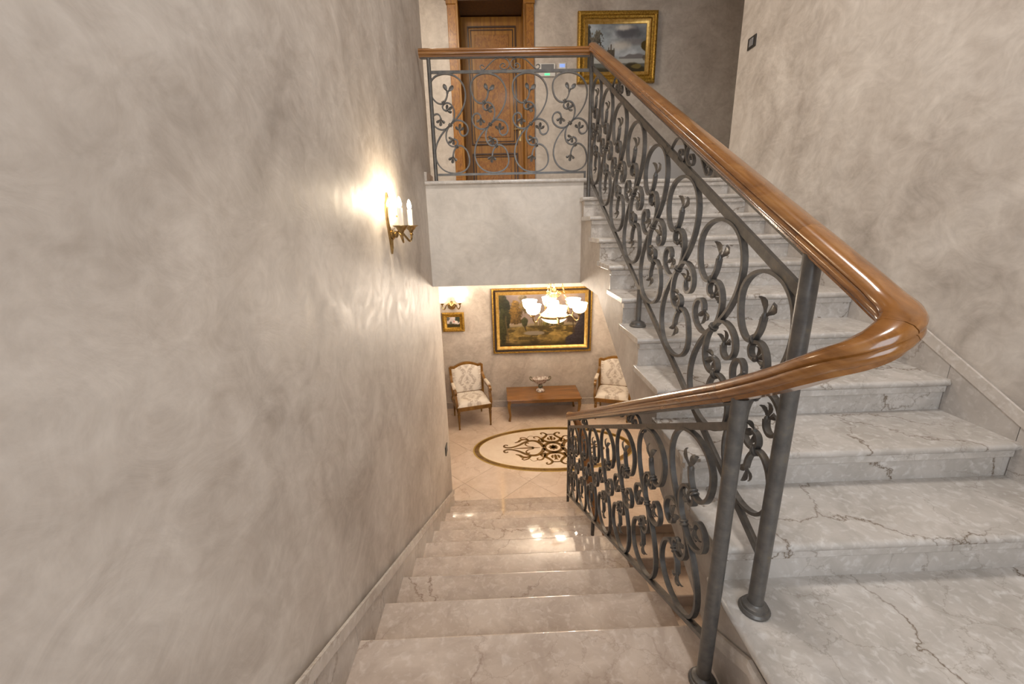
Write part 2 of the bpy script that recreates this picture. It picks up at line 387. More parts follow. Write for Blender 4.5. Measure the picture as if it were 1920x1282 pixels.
# ---------------------------------------------------------------- half landing
YLN, ZLN = 0.955, ZL0+R          # the left half of the landing lies one riser lower
hl = tag(part('floor_landing', MB().box(0.76, XR, -1.6, 1.235, ZL-.32, ZL-.032).box(XW, 0.76, -1.6, YLN-.056, ZL-.45, ZLN-.032), PLASTER), 'split level half landing between the two stair flights', 'floor', kind='structure')
prof = [(XR, ZL), (XS+.016, ZL)]+[(XS+.016-.016*math.sin(a), ZL-.016+.016*math.cos(a)) for a in (PI/6, PI/3, PI/2, 2*PI/3, 5*PI/6)]+[(XS+.016, ZL-.032), (XR, ZL-.032)]
n = len(prof); mb = MB(); mb.loft([[(x, -1.6, z) for x, z in prof], [(x, 1.236, z) for x, z in prof]])
part('landing_slab', mb, MARBLE, hl, True)
part('landing_slab', MB().prism_x(tread_profile(YLN, ZLN, -1.6, .0318, -1), XW, 0.7595), MARBLE_LOW, hl, True)
# ---------------------------------------------------------------- lower flight
XE = 0.765
lf = thing('stair_flight', 'polished marble stair flight going down to the lower hall', 'stairs', (0.05, YL0, ZF), kind='structure')
body = []
for k in range(-1, 10):
    yk = YL0+k*G if k > -1 else YLN; zk = ZL0-k*R
    body += [(yk-.055, zk-TH), (yk-.055, zk-R-TH)]
body += [(YL0+9*G-.054, ZF-.02), (YL0+9*G-.3, ZF-.25), (YLN-.055, ZL-.55)]
part('stringer', MB().prism_x(body, XW, XE-.012), PLASTER, lf)
for k in range(-1, 10):
    yk = YL0+k*G if k > -1 else YLN; zk = ZL0-k*R
    yp = (YL0+(k-1)*G if k > 0 else YLN)-.052
    if k > -1: part('tread', MB().prism_x(tread_profile(yk, zk, yp, TH, -1), XW, XE), MARBLE_LOW, lf, True, 0.003)
    part('riser', MB().box(XW, XE-.012, yk-.054, yk-.030, zk-R, zk-TH-.0005), MARBLE_LOW, lf)
bl = tag(part('baseboard_left', MB().sweep([(XW+.016, .2, zl(.2)+.122), (XW+.016, 4.2, zl(4.2)+.122)], [(.016, -.024), (-.012, -.024), (-.012, -.010), (-.006, .0), (-.009, .006), (.004, .024), (.016, .024)]), MARBLE_CAP),
         'sloping marble skirting cap along the left wall of the lower flight', 'skirting', kind='structure')
for k in range(-4, 9):
    ya = YL0+k*G-.03; yb2 = ya+G-.003
    poly = [(ya, zl(ya)-.30), (yb2, zl(yb2)-.30), (yb2, zl(yb2)+.10), (ya, zl(ya)+.10)]
    part('skirting_slab', MB().prism_x(poly, XW+.0005, XW+.024), MARBLE_SKIRT, bl)
# short skirting on the landing side wall, right of the top steps
bs = tag(part('baseboard_landing', MB().sweep([(0.744, -1.6, -1.354), (0.744, .95, -1.354), (0.744, .965, -1.350), (0.744, 1.19, zl(1.19)+.042)], [(.012, -.022), (-.009, -.022), (-.009, .006), (-.002, .022), (.012, .022)]), MARBLE_CAP),
         'marble skirting under the half landing edge, bending down with the steps', 'skirting', kind='structure')
bs_poly = [(-1.6, ZLN+.0005), (YLN-.02, ZLN+.0005), (YLN+.002, ZL0+.0005), (1.19, ZL0+.0005), (1.19, zl(1.19)+.02), (.96, -1.375), (-1.6, -1.375)]
part('skirting_slab', MB().prism_x(bs_poly, 0.742, 0.759), MARBLE_SKIRT, bs)

# ---------------------------------------------------------------- basement flight under the upper flight
YBS = 3.92
bf = thing('stair_flight', 'beige marble steps going further down under the upper flight', 'stairs', (1.45, YBS, ZF), kind='structure')
for k in range(1, 9):
    yk = YBS-k*G; zk = ZF-k*R
    part('tread', MB().prism_x(tread_profile(yk, zk, yk+G+.05), XE+.005, XR), FLOOR_MARBLE, bf, True)
    part('riser', MB().box(XE+.005, XR, yk+.03+G, yk+.055+G, zk+.0005, zk+R-.035), FLOOR_MARBLE, bf)
tag(part('floor_basement', MB().box(XE+.005, XR, -1.6, YBS-9*G+.35, ZF-9*R-.1, ZF-9*R), FLOOR_MARBLE), 'beige floor at the foot of the basement steps', 'floor', kind='structure')
# ---------------------------------------------------------------- lower hall floor of diagonal tiles
HX0, HX1, HY0, HY1 = -2.95, 3.6, YL0+9*G-.03, YB
fl = tag(part('floor', MB().box(HX0, HX1, HY0, HY1, ZF-.12, ZF-.011).box(XE+.004, XR, YBS, HY0, ZF-.12, ZF-.011), GROUT), 'polished cream marble floor of diagonal tiles in the lower hall', 'floor', kind='structure')
wallbox('wall_hall_lower_right', 'plaster wall closing the lower hall on the right', [(3.6, 3.8, 4.235, YB, ZB, CLOW)])
def clip(poly, ax, val, keep_gt):
    out = []
    for i in range(len(poly)):
        a, b = poly[i], poly[(i+1) % len(poly)]
        ia = (a[ax] >= val) if keep_gt else (a[ax] <= val); ib = (b[ax] >= val) if keep_gt else (b[ax] <= val)
        if ia: out.append(a)
        if ia != ib:
            t = (val-a[ax])/(b[ax]-a[ax]); out.append((a[0]+(b[0]-a[0])*t, a[1]+(b[1]-a[1])*t))
    return out
TS = 0.60; hd = TS/math.sqrt(2); j = 0.0022
for i in range(-9, 10):
    for k in range(-12, 13):
        cx = 0.73+(i+k)*hd; cy = 5.66+(i-k)*hd
        if not (HX0-.4 < cx < HX1+.5 and HY0-.5 < cy < HY1+.5): continue
        h = hd-j
        p = [(cx-h, cy), (cx, cy-h), (cx+h, cy), (cx, cy+h)]
        for ax, v, g in ((0, HX0, 1), (0, HX1, 0), (1, HY0, 1), (1, HY1, 0)):
            p = clip(p, ax, v, g) if len(p) > 2 else []
        if len(p) > 2: part('tile', MB().prism_z(p, ZF-.011, ZF), FLOOR_MARBLE, fl)
part('edge_slab', MB().box(XE+.006, XR, YBS-.02, HY0-.003, ZF-.0115, ZF), FLOOR_MARBLE, fl)
bb = tag(part('baseboard_back', MB().box(-2.95, 3.6, YB-.02, YB-.0005, ZF, ZF+.105), MARBLE_SKIRT), 'low marble baseboard along the far wall of the lower hall', 'skirting', kind='structure')
part('cap', MB().box(-2.95, 3.6, YB-.026, YB-.0005, ZF+.1052, ZF+.125), MARBLE_CAP, bb, bevel=.004)
bu = tag(part('baseboard_upper', MB().box(XW+.0005, XW+.02, YSLAB-.02, 4.28, ZU+.0005, ZU+.075), MARBLE_CAP), 'end of pale marble baseboard beside the upper railing post', 'skirting', kind='structure')

# ---------------------------------------------------------------- oval medallion inlaid in the floor
MX, MY = 0.73, 5.655; MA, MBX = 1.213, 0.653
med = thing('floor_medallion', 'oval marble inlay with brown scrollwork in the lower hall floor', 'medallion', (MX, MY, ZF))
def ell_ring(a0, b0, a1, b1, z0, z1, n=96):
    vs = []; fs = []
    for q in range(n):
        t = 2*PI*q/n; c, s_ = math.cos(t), math.sin(t)
        vs += [(MX+a0*c, MY+b0*s_, z0), (MX+a0*c, MY+b0*s_, z1), (MX+a1*c, MY+b1*s_, z1), (MX+a1*c, MY+b1*s_, z0)]
    for q in range(n):
        p = (q+1) % n
        fs += [(4*q+e, 4*q+e2, 4*p+e2, 4*p+e) for e, e2 in ((0, 1), (1, 2), (2, 3))]
    return MB().add(vs, fs)
z1 = ZF+.0012
part('field', MB().prism_z([(MX+(MA-.08)*math.cos(2*PI*q/96), MY+(MBX-.08)*math.sin(2*PI*q/96)) for q in range(96)], ZF+.0002, z1), INLAY_CREAM, med)
part('outer_line', ell_ring(MA, MBX, MA-.022, MBX-.022, ZF+.0002, z1), INLAY_GOLD, med)
part('border', ell_ring(MA-.022, MBX-.022, MA-.082, MBX-.078, ZF+.0002, z1+.0002), INLAY_BROWN, med)
part('inner_line', ell_ring(MA-.082, MBX-.078, MA-.094, MBX-.088, ZF+.0002, z1+.0006), INLAY_GOLD, med)
def ribbon(pts, w0, w1=None, wm=None, n=8):
    P = spline([(x, y, 0) for x, y in pts], n); m = len(P); vs = []; fs = []
    w1 = w0 if w1 is None else w1
    for q in range(m):
        t = (P[min(q+1, m-1)]-P[max(q-1, 0)]); t.normalize(); nn = Vector((-t.y, t.x, 0)); u = q/(m-1)
        w = w0+(w1-w0)*u if wm is None else (w0+(wm-w0)*math.sin(PI*u))
        a, b = P[q]+nn*w/2, P[q]-nn*w/2
        vs += [(a.x, a.y, z1), (b.x, b.y, z1), (b.x, b.y, z1+.0009), (a.x, a.y, z1+.0009)]
    for q in range(m-1):
        fs += [(4*q+e, 4*q+(e+1) % 4, 4*q+4+(e+1) % 4, 4*q+4+e) for e in range(4)]
    fs += [(0, 1, 2, 3), (4*m-4, 4*m-3, 4*m-2, 4*m-1)]
    return vs, fs
def inlay(name, strokes):
    mb = MB()
    for pts, *w in strokes: mb.add(*ribbon([(MX+x, MY+y) for x, y in pts], *[a_*1.35 if a_ else a_ for a_ in w]))
    return part(name, mb, INLAY_BROWN, med)
circ = lambda r, a0=0, a1=2*PI, cx=0, cy=0, n=24: [(cx+r*math.cos(a0+(a1-a0)*q/n), cy+r*math.sin(a0+(a1-a0)*q/n)) for q in range(n+1)]
inlay('centre_ring', [(circ(.135), .042)])
inlay('centre_flower', [([(0, 0), (.075*math.cos(q*PI/4), .075*math.sin(q*PI/4))], .008, None, .034) for q in range(8)])
for sx in (-1, 1):
    on = lambda L_: [(sx*x, y) for x, y in L_]
    st = []
    for sy in (-1, 1):
        st += [([(sx*x, sy*y) for x, y in ((.145, .02), (.18, .12), (.25, .20), (.34, .215), (.43, .17), (.52, .09), (.62, .035), (.70, .03), (.745, .06), (.735, .105), (.70, .105), (.695, .085))], .046, .016)]
        st += [([(sx*x, sy*y) for x, y in ((.30, .025), (.38, .05), (.42, .11), (.395, .155), (.365, .14))], .014, .022)]
        st += [([(sx*x, sy*y) for x, y in ((.36, .225), (.42, .26), (.48, .25), (.52, .20), (.58, .17))], .012, None, .036)]
        st += [([(sx*x, sy*y) for x, y in ((.36, .23), (.40, .30), (.46, .33), (.49, .30), (.46, .28))], .022, .012)]
        st += [([(sx*x, sy*y) for x, y in ((.14, .15), (.16, .24), (.20, .33), (.26, .34), (.27, .30), (.245, .29))], .026, .012)]
        st += [([(sx*x, sy*y) for x, y in ((.15, .17), (.20, .20), (.19, .26))], .008, None, .03)]
        st += [([(sx*x, sy*y) for x, y in ((.26, .34), (.33, .37), (.38, .31))], .008, .006)]
    st += [(on([(.20, 0), (.30, 0), (.40, 0), (.50, 0), (.60, 0)]), .006, None, .026), (on([(.29, .0), (.33, .0)]), .01, None, .05)]
    inlay('side_scroll', st)
for sy in (-1, 1):
    st = []
    for sx in (-1, 1):
        st += [([(sx*x, sy*y) for x, y in ((.0, .155), (.08, .17), (.135, .225), (.14, .27), (.10, .32), (.07, .37), (.065, .41), (.10, .455), (.14, .46), (.15, .43), (.13, .415))], .044, .014)]
        st += [([(sx*x, sy*y) for x, y in ((.03, .22), (.05, .26), (.045, .31))], .008, None, .028)]
    st += [([(-.075, sy*.40), (0, sy*.405), (.075, sy*.40)], .018), ([(0, sy*.21), (0, sy*.28), (0, sy*.345)], .018, None, .034), ([(-.03, sy*.345), (0, sy*.335), (.03, sy*.345)], .014)]
    inlay('bell_scroll', st)

# ================================================================ RAILINGS
SC = 0.00141
def P2(L_): return [((x-903)*SC, (663-y)*SC) for x, y in L_]
cA = P2([(897,486),(893,508),(885,526),(872,542),(857,548),(835,541),(813,515),(802,472),(807,434),(832,405),(872,391),(915,393),(955,410),(985,445),(998,495),(989,550),(963,600),(931,638),(903,663)])
cB = P2([(886,584),(871,579),(865,563),(875,547),(898,544),(918,557),(930,585),(928,618),(918,645),(903,663)])
cC = P2([(903,663),(885,681),(858,689),(830,681),(809,661),(802,633),(812,610),(832,602),(847,612),(851,630)])
rot = lambda L_: [(-x, -y) for x, y in L_]
def scroll_mesh():
    mb = MB()
    for L_ in (cA, cB, cC, rot(cA), rot(cB), rot(cC)):
        p = [(v.x, 0, v.y) for v in spline([(x, y, 0) for x, y in L_], 5)]
        mb.sweep(p, rect(0.011, 0.021), up=(0, 1, 0))
    return mb.mesh('scroll', IRON, True)
def leaf_mesh(big=True):
    mb = MB()
    lobes = ((0, .056, .026), (.85, .046, .024), (-.85, .046, .024)) if big else ((.65, .058, .030), (-.55, .056, .028))
    for a, l, w in lobes:
        c, s_ = math.sin(a), math.cos(a); rings = []
        for t, ww, dy in ((0, .25, 0), (.25, .40, .003), (.50, .85, .006), (.72, 1.0, .005), (.90, .78, .001), (1.0, .30, -.006)):
            px, pz = c*l*t, s_*l*t; nx, nz = s_, -c
            q = ww*w/2
            rings.append([(px+nx*q, dy+.001, pz+nz*q), (px, dy+.006, pz), (px-nx*q, dy+.001, pz-nz*q), (px, dy-.004, pz)])
        mb.loft(rings)
    mb.lathe([(.002, -.012), (.008, -.008), (.0085, .004), (.005, .012)], 8)
    return mb.mesh('leaf', IRON, True)
def collar_mesh():
    mb = MB()
    for dz in (-.006, .006):
        mb.tube([(.0145*math.cos(q*PI/6), .0135*math.sin(q*PI/6), dz) for q in range(12)], .0042, 6, closed=True)
    mb.lathe([(.0125, -.009), (.0135, 0), (.0125, .009)], 10)
    return mb.mesh('collar', IRON, True)
SCROLL, LEAF, LEAF2, COLLAR = scroll_mesh(), leaf_mesh(True), leaf_mesh(False), collar_mesh()
def leaf_spots():
    out = []
    for sgn in (1, -1):
        (ax, ay), (bx, by), (cx_, cy_) = cA[0], cB[0], cC[-1]
        out += [(sgn*ax, sgn*ay, 8, LEAF2), (sgn*bx, sgn*by, 60 if sgn > 0 else 60, LEAF), (sgn*cx_, sgn*cy_, 185, LEAF)]
        if sgn < 0:
            out = out[:-3]+[(-ax, -ay, 188, LEAF), (-bx, -by, 240, LEAF), (-cx_, -cy_, 5, LEAF)]
    return out
LSP = leaf_spots()
CSP = [((872-903)*SC, (663-543)*SC, 60), (0, 0, 40), (-(872-903)*SC, -(663-543)*SC, 60)]
def scroll(parent, loc, rz, sc=(1, 1, 1)):
    o = link('scroll', SCROLL, parent, Vector(loc)-root_of(parent), (0, 0, rz)); o.scale = sc
    for x, z, a, me in LSP:
        link('leaf', me, o, (x, 0, z), (0, math.radians(a), 0)).scale = (1.15,)*3 if me is LEAF2 else (.98,)*3
    for x, z, a in CSP:
        link('collar', COLLAR, o, (x, 0, z), (0, math.radians(a), 0))
    return o
orn = P2([(1055,972)]) and None
O8 = lambda L_: [((x-1408)/8*0.00515, (1052-y)/8*0.00515) for x, y in L_]
oL = O8([(1062,985),(1052,968),(1030,965),(1016,990),(1022,1025),(1050,1048),(1080,1030),(1135,955),(1205,868),(1270,840),(1330,845),(1380,885),(1400,950),(1385,1015),(1345,1043),(1300,1035),(1277,1000),(1285,960),(1315,938),(1342,955),(1340,985),(1318,985)])
def ornament_mesh(shear=0.0, sx=1.0):
    mb = MB()
    for m in (1, -1):
        p = [(m*v.x*sx, 0, v.y+m*v.x*sx*shear) for v in spline([(x, y, 0) for x, y in oL], 4)]
        mb.sweep(p, rect(0.008, 0.014), up=(0, 1, 0))
    return mb.mesh('top_ornament', IRON, True)
_h = [(.020, -.033), (.024, -.022), (.033, -.018), (.0375, -.008), (.0355, .001), (.0315, .004), (.0365, .008), (.0365, .015), (.030, .025), (.016, .0315)]
RAIL = [(-.010, -.033), (.010, -.033)]+_h+[(-x, y) for x, y in reversed(_h)]
def post(parent, x, y, z0, z1_, r=0.022, flange=True, name='post'):
    o = part(name, MB().lathe([(r, 0), (r, z1_-z0)], 20, (x, y, z0)), IRON, parent, True)
    if flange:
        part('flange', MB().lathe([(.047, .0005), (.049, .008), (.044, .016), (.040, .017), (.038, .026), (.030, .030), (r+.001, .036)], 24, (x, y, z0)), IRON, o, True)
    return o

# upper flight railing -------------------------------------------------
XU, XLr = 0.820, 0.684
YPB, YPA = 1.090, 1.102
YN = 3.93                        # corner newel
ur = thing('stair_railing', 'wrought iron scroll railing with walnut handrail winding along both stair flights', 'railing', (XU, YPB, ZL))
post(ur, XU, YPB, ZL, zu(YPB)+1.055, .0235, name='newel_post')
post(ur, XU-.01, YN, ZL+9*R, zu(YN)+1.06, .017, False, name='newel_post')
part('top_bar', MB().sweep([(XU, YN, zu(YN)+.94), (XU, YPB, zu(YPB)+.94)], rect(.014, .032)), IRON, ur)
part('bottom_bar', MB().sweep([(XU, YN, zu(YN)+.085), (XU, YPB, zu(YPB)+.085)], rect(.014, .030)), IRON, ur)
part('under_rail_bar', MB().sweep([(XU, YN, zu(YN)+1.045), (XU, YPB, zu(YPB)+1.045)], rect(.034, .008)), IRON, ur)
for yy in (3.742, 3.377, 3.012, 2.647, 2.282, 1.917, 1.552, 1.245):
    scroll(ur, (XU, yy, zu(yy)+.5125), -PI/2, (1.16 if yy > 1.3 else 1.0, 1, 1.04))
ySU = 2.43
post(ur, XU, ySU, ZL+4*R, zu(ySU)+.08, .0155, True, name='support_post')
OM_U = ornament_mesh(-R/G, .92)
for yy in (3.07, 1.93):
    link('top_ornament', OM_U, ur, Vector((XU, yy, zu(yy)+.956))-root_of(ur), (0, 0, -PI/2)).scale = (1, 1, .66)
zr = lambda y: zu(y)+1.088
part('handrail', MB().sweep([(XU, YN+.02, zr(YN+.02)), (XU, 2.5, zr(2.5)), (XU, 1.115, zr(1.115))], RAIL), RAILWOOD, ur, True)
turn = spline([(XU, 1.1145, zr(1.1145)), (XU, 1.0, zr(1.0)), (XU, .92, zr(.92)), (XU, .862, -.174), (.811, .812, -.194), (.788, .780, -.210), (.752, .768, -.233), (.717, .780, -.260), (.694, .812, -.288), (XLr, .865, -.326), (XLr, .945, -.376), (XLr, 1.05, -.436), (XLr, 1.17, zl(1.17)+1.012)], 7)
h = len(turn)//2-4
part('handrail_wreath', MB().sweep(turn[:h+1], RAIL), RAILWOOD, ur, True)

# lower flight railing -------------------------------------------------
lr = ur
post(lr, XLr, YPA, ZL0, zl(YPA)+.985, .0235, name='newel_post')
YE = 4.02
post(lr, XLr, YE, ZL0-9*R, zl(YE)+.985, .0155, False, name='newel_post')
part('top_bar', MB().sweep([(XLr, YE, zl(YE)+.895), (XLr, YPA, zl(YPA)+.895)], rect(.014, .026)), IRON, lr)
part('bottom_bar', MB().sweep([(XLr, YE, zl(YE)+.075), (XLr, YPA, zl(YPA)+.075)], rect(.030, .016)), IRON, lr)
part('under_rail_bar', MB().sweep([(XLr, YE, zl(YE)+.968), (XLr, YPA, zl(YPA)+.968)], rect(.034, .008)), IRON, lr)
for yy in (1.355, 1.735, 2.115, 2.495, 2.875, 3.255, 3.635, 3.885):
    scroll(lr, (XLr, yy, zl(yy)+.485), PI/2, (1.18 if yy < 3.7 else .8, 1, 1.0))
ySL = 2.82
post(lr, XLr, ySL, ZL0-5*R, zl(ySL)+.07, .0145, False, name='support_post')
OM_L = ornament_mesh(-R/G, .80)
for yy in (3.26, 2.03):
    link('top_ornament', OM_L, lr, Vector((XLr, yy, zl(yy)+.909))-root_of(lr), (0, 0, PI/2)).scale = (1, 1, .50)
part('handrail_wreath', MB().sweep(turn[h:], RAIL), RAILWOOD, lr, True)
zq = lambda y: zl(y)+1.012
part('handrail', MB().sweep([(XLr, 1.1705, zq(1.1705)), (XLr, 2.5, zq(2.5)), (XLr, 4.0, zq(4.0))], RAIL), RAILWOOD, lr, True)
# rail of the basement flight, joined to the foot of the lower one
tail = spline([(XLr, 4.001, zq(4.001)), (.70, 4.07, -1.96), (.735, 4.10, -1.985), (.770, 4.07, -2.02), (.790, 3.95, -2.10), (.796, 3.7, -2.24), (.80, 3.3, -2.44), (.80, 2.6, -2.79)], 6)
part('handrail_wreath', MB().sweep(tail, RAIL), RAILWOOD, lr, True)

# landing railing ------------------------------------------------------
YLR = 3.95
gr = ur
post(gr, -0.535, YLR, ZU, 1.335, .0165, False, name='post')
part('top_bar', MB().box(-.535, .80, YLR-.007, YLR+.007, 1.222, 1.244), IRON, gr)
part('bottom_bar', MB().box(-.535, .785, YLR-.007, YLR+.007, .432, .450), IRON, gr)
part('bar_return', MB().box(.770, .785, YLR-.007, YLR+.007, ZU-.03, .4318), IRON, gr)
part('under_rail_bar', MB().box(-.60, .79, YLR-.016, YLR+.016, 1.332, 1.340), IRON, gr)
for xx in (-.386, -.045, .302, .640):
    scroll(gr, (xx, YLR, .836), 0, (1.06, 1, 1.0))
link('top_ornament', ornament_mesh(0, .98), gr, Vector((.134, YLR, 1.245))-root_of(gr)).scale = (1, 1, .63)
part('handrail', MB().sweep([(-.61, YLR, 1.371), (.1, YLR, 1.371), (XU+.02, YLR, 1.371)], RAIL), RAILWOOD_X, gr, True)

# ================================================================ DOOR AND WALL FITTINGS
door = thing('door_1', 'walnut panelled door with burl casing in the upper hall', 'door', (-.02, YB, ZU), kind='structure')
for sx, a, b in ((-1, -.655, -.515), (1, .47, .61)):
    c = part('casing', MB().box(a, b, YB-.035, YB-.0005, ZU, DZ1), BURL, door, bevel=.006)
    i0 = b if sx < 0 else a
    part('casing_bead', MB().box(i0-.018, i0+.018, YB-.05, YB+.47, ZU, DZ1), DOORWOOD, door, bevel=.005)
    part('capital', MB().box(a-.012, b+.012, YB-.055, YB-.0005, DZ1-.06, DZ1+.001), DOORWOOD, door, bevel=.008)
part('casing_head', MB().box(-.70, .655, YB-.06, YB-.0005, DZ1+.0015, DZ1+.15), DOORWOOD, door, bevel=.01)
part('casing_bead', MB().box(-.50, .455, YB-.05, YB+.47, DZ1-.02, DZ1), DOORDARK, door)
YD = YB+.42
leaf = part('door_leaf', MB().box(-.498, .453, YD, YD+.045, ZU+.005, DZ1-.032), DOORWOOD, door)
def moulded(x0, x1, z0, z1_, inset):
    mb = MB(); y = YD
    def fr(a, w, d):
        for b in ((x0+a, x1-a, z1_-a-w, z1_-a), (x0+a, x1-a, z0+a, z0+a+w), (x0+a, x0+a+w, z0+a+w, z1_-a-w), (x1-a-w, x1-a, z0+a+w, z1_-a-w)):
            mb.box(b[0], b[1], y-d, y+.001, b[2], b[3])
    fr(0, .022, .022); fr(.045, .014, .012)
    part('panel_moulding', mb, DOORDARK, leaf, bevel=.003)
    part('panel', MB().box(x0+inset, x1-inset, y-.010, y+.001, z0+inset, z1_-inset), BURL, leaf, bevel=.004)
moulded(-.40, .36, 1.30, 3.00, .115)
moulded(-.40, .36, .56, 1.17, .115)
hd_ = part('handle_plate', MB().box(.385, .425, YD-.008, YD-.0005, 1.35, 1.62), BRASS, leaf, bevel=.003)
part('handle', MB().tube([(.405, YD-.008, 1.53), (.405, YD-.05, 1.53), (.36, YD-.055, 1.53), (.29, YD-.05, 1.525)], .010, 8), BRASS, leaf, True)

it = thing('intercom_panel', 'white wall intercom with grey screen right of the door', 'intercom', (.805, YB, 2.18))
part('housing', MB().box(.68, .93, YB-.03, YB-.0005, 2.165, 2.338), WHITE_PL, it, bevel=.006)
part('screen', MB().box(.715, .905, YB-.033, YB-.0305, 2.225, 2.325), GREY_PL, it)
part('indicator', MB().box(.765, .845, YB-.033, YB-.0305, 2.178, 2.204), GREEN_LED, it)
th = thing('thermostat', 'small blue lit thermostat beside the white intercom', 'thermostat', (1.03, YB, 2.27))
part('housing', MB().box(.98, 1.09, YB-.02, YB-.0005, 2.262, 2.348), WHITE_PL, th, bevel=.004)
part('display', MB().box(.995, 1.075, YB-.022, YB-.0205, 2.285, 2.33), BLUE_LED, th)
hb = thing('radiator_cover', 'white low panel on the upper hall wall behind the rising railing', 'panel', (2.85, YB, ZU))
part('panel', MB().box(2.431, 3.449, YB-.05, YB-.0005, ZU+.002, 1.169), WHITE_PAINT, hb, bevel=.005)
part('panel_frame', MB().box(2.36, 2.43, YB-.035, YB-.0005, ZU+.002, 1.17).box(2.36, 3.52, YB-.035, YB-.0005, 1.1702, 1.205).box(3.45, 3.52, YB-.035, YB-.0005, ZU+.002, 1.17), PLASTER, hb)
sw = thing('light_switch', 'black light switch plate on the right wall near its end', 'switch', (XR, 4.03, 1.41))
part('plate', MB().box(XR-.008, XR-.0005, 3.975, 4.095, 1.405, 1.495), BLACK_PL, sw, bevel=.003)
part('rocker', MB().box(XR-.013, XR-.0085, 4.005, 4.065, 1.42, 1.48), GREY_PL, sw, bevel=.002)
so = thing('wall_socket', 'small dark socket plate low on the left wall by the hall', 'socket', (XW, 4.0, -2.32))
part('plate', MB().box(XW+.0005, XW+.009, 3.94, 4.06, -2.325, -2.225), BLACK_PL, so, bevel=.003)
part('rocker', MB().box(XW+.0095, XW+.013, 3.97, 4.03, -2.30, -2.25), GREY_PL, so)

# ================================================================ PAINTINGS
def vnoise(x, y, seed=0):
    """smooth value noise, several octaves, arrays in"""
    tot = np.zeros_like(x); amp = 1.0; s_ = 0
    g = np.random.default_rng(seed); tab = g.random((64, 64))
    for o in range(4):
        xi = np.floor(x).astype(int); yi = np.floor(y).astype(int); fx = x-xi; fy = y-yi
        fx = fx*fx*(3-2*fx); fy = fy*fy*(3-2*fy)
        a = tab[xi % 64, yi % 64]; b = tab[(xi+1) % 64, yi % 64]; c = tab[xi % 64, (yi+1) % 64]; d = tab[(xi+1) % 64, (yi+1) % 64]
        tot += amp*((a*(1-fx)+b*fx)*(1-fy)+(c*(1-fx)+d*fx)*fy); s_ += amp; amp *= .55; x = x*2.1+7; y = y*2.1+3
    return tot/s_
def sm(a, b, x): t = np.clip((x-a)/(b-a), 0, 1); return t*t*(3-2*t)
def lay(img, mask, col):
    m = np.clip(mask, 0, 1)[..., None]; return img*(1-m)+np.array(col)*m
def soft(s, t, cx, cy, rx, ry, seed, rag=.8, fr=4):
    d = np.sqrt(((s-cx)/rx)**2+((t-cy)/ry)**2)+rag*(vnoise(s*fr*2+seed, t*fr+seed*3, seed)-.5)
    return sm(1.35, .35, d)
def tree(img, s, t, cx, cy, rx, ry, seed, col, rag=.9, fr=14):
    """foliage mass dabbed with lighter and darker strokes, lit from the upper left"""
    n = vnoise(s*60+seed, t*42+seed, seed+100); k = .55+.9*n+.35*np.clip(((t-cy)/ry-(s-cx)/rx)*.5, -1, 1)
    m = np.clip(blob(s, t, cx, cy, rx, ry, seed, rag, fr), 0, 1)[..., None]
    return img*(1-m)+np.array(col)*k[..., None]*m
def blob(s, t, cx, cy, rx, ry, seed, rag=.5, fr=9):
    d = np.sqrt(((s-cx)/rx)**2+((t-cy)/ry)**2)+rag*(vnoise(s*fr*2+seed, t*fr+seed*3, seed)-.5)
    return sm(1.08, .82, d)
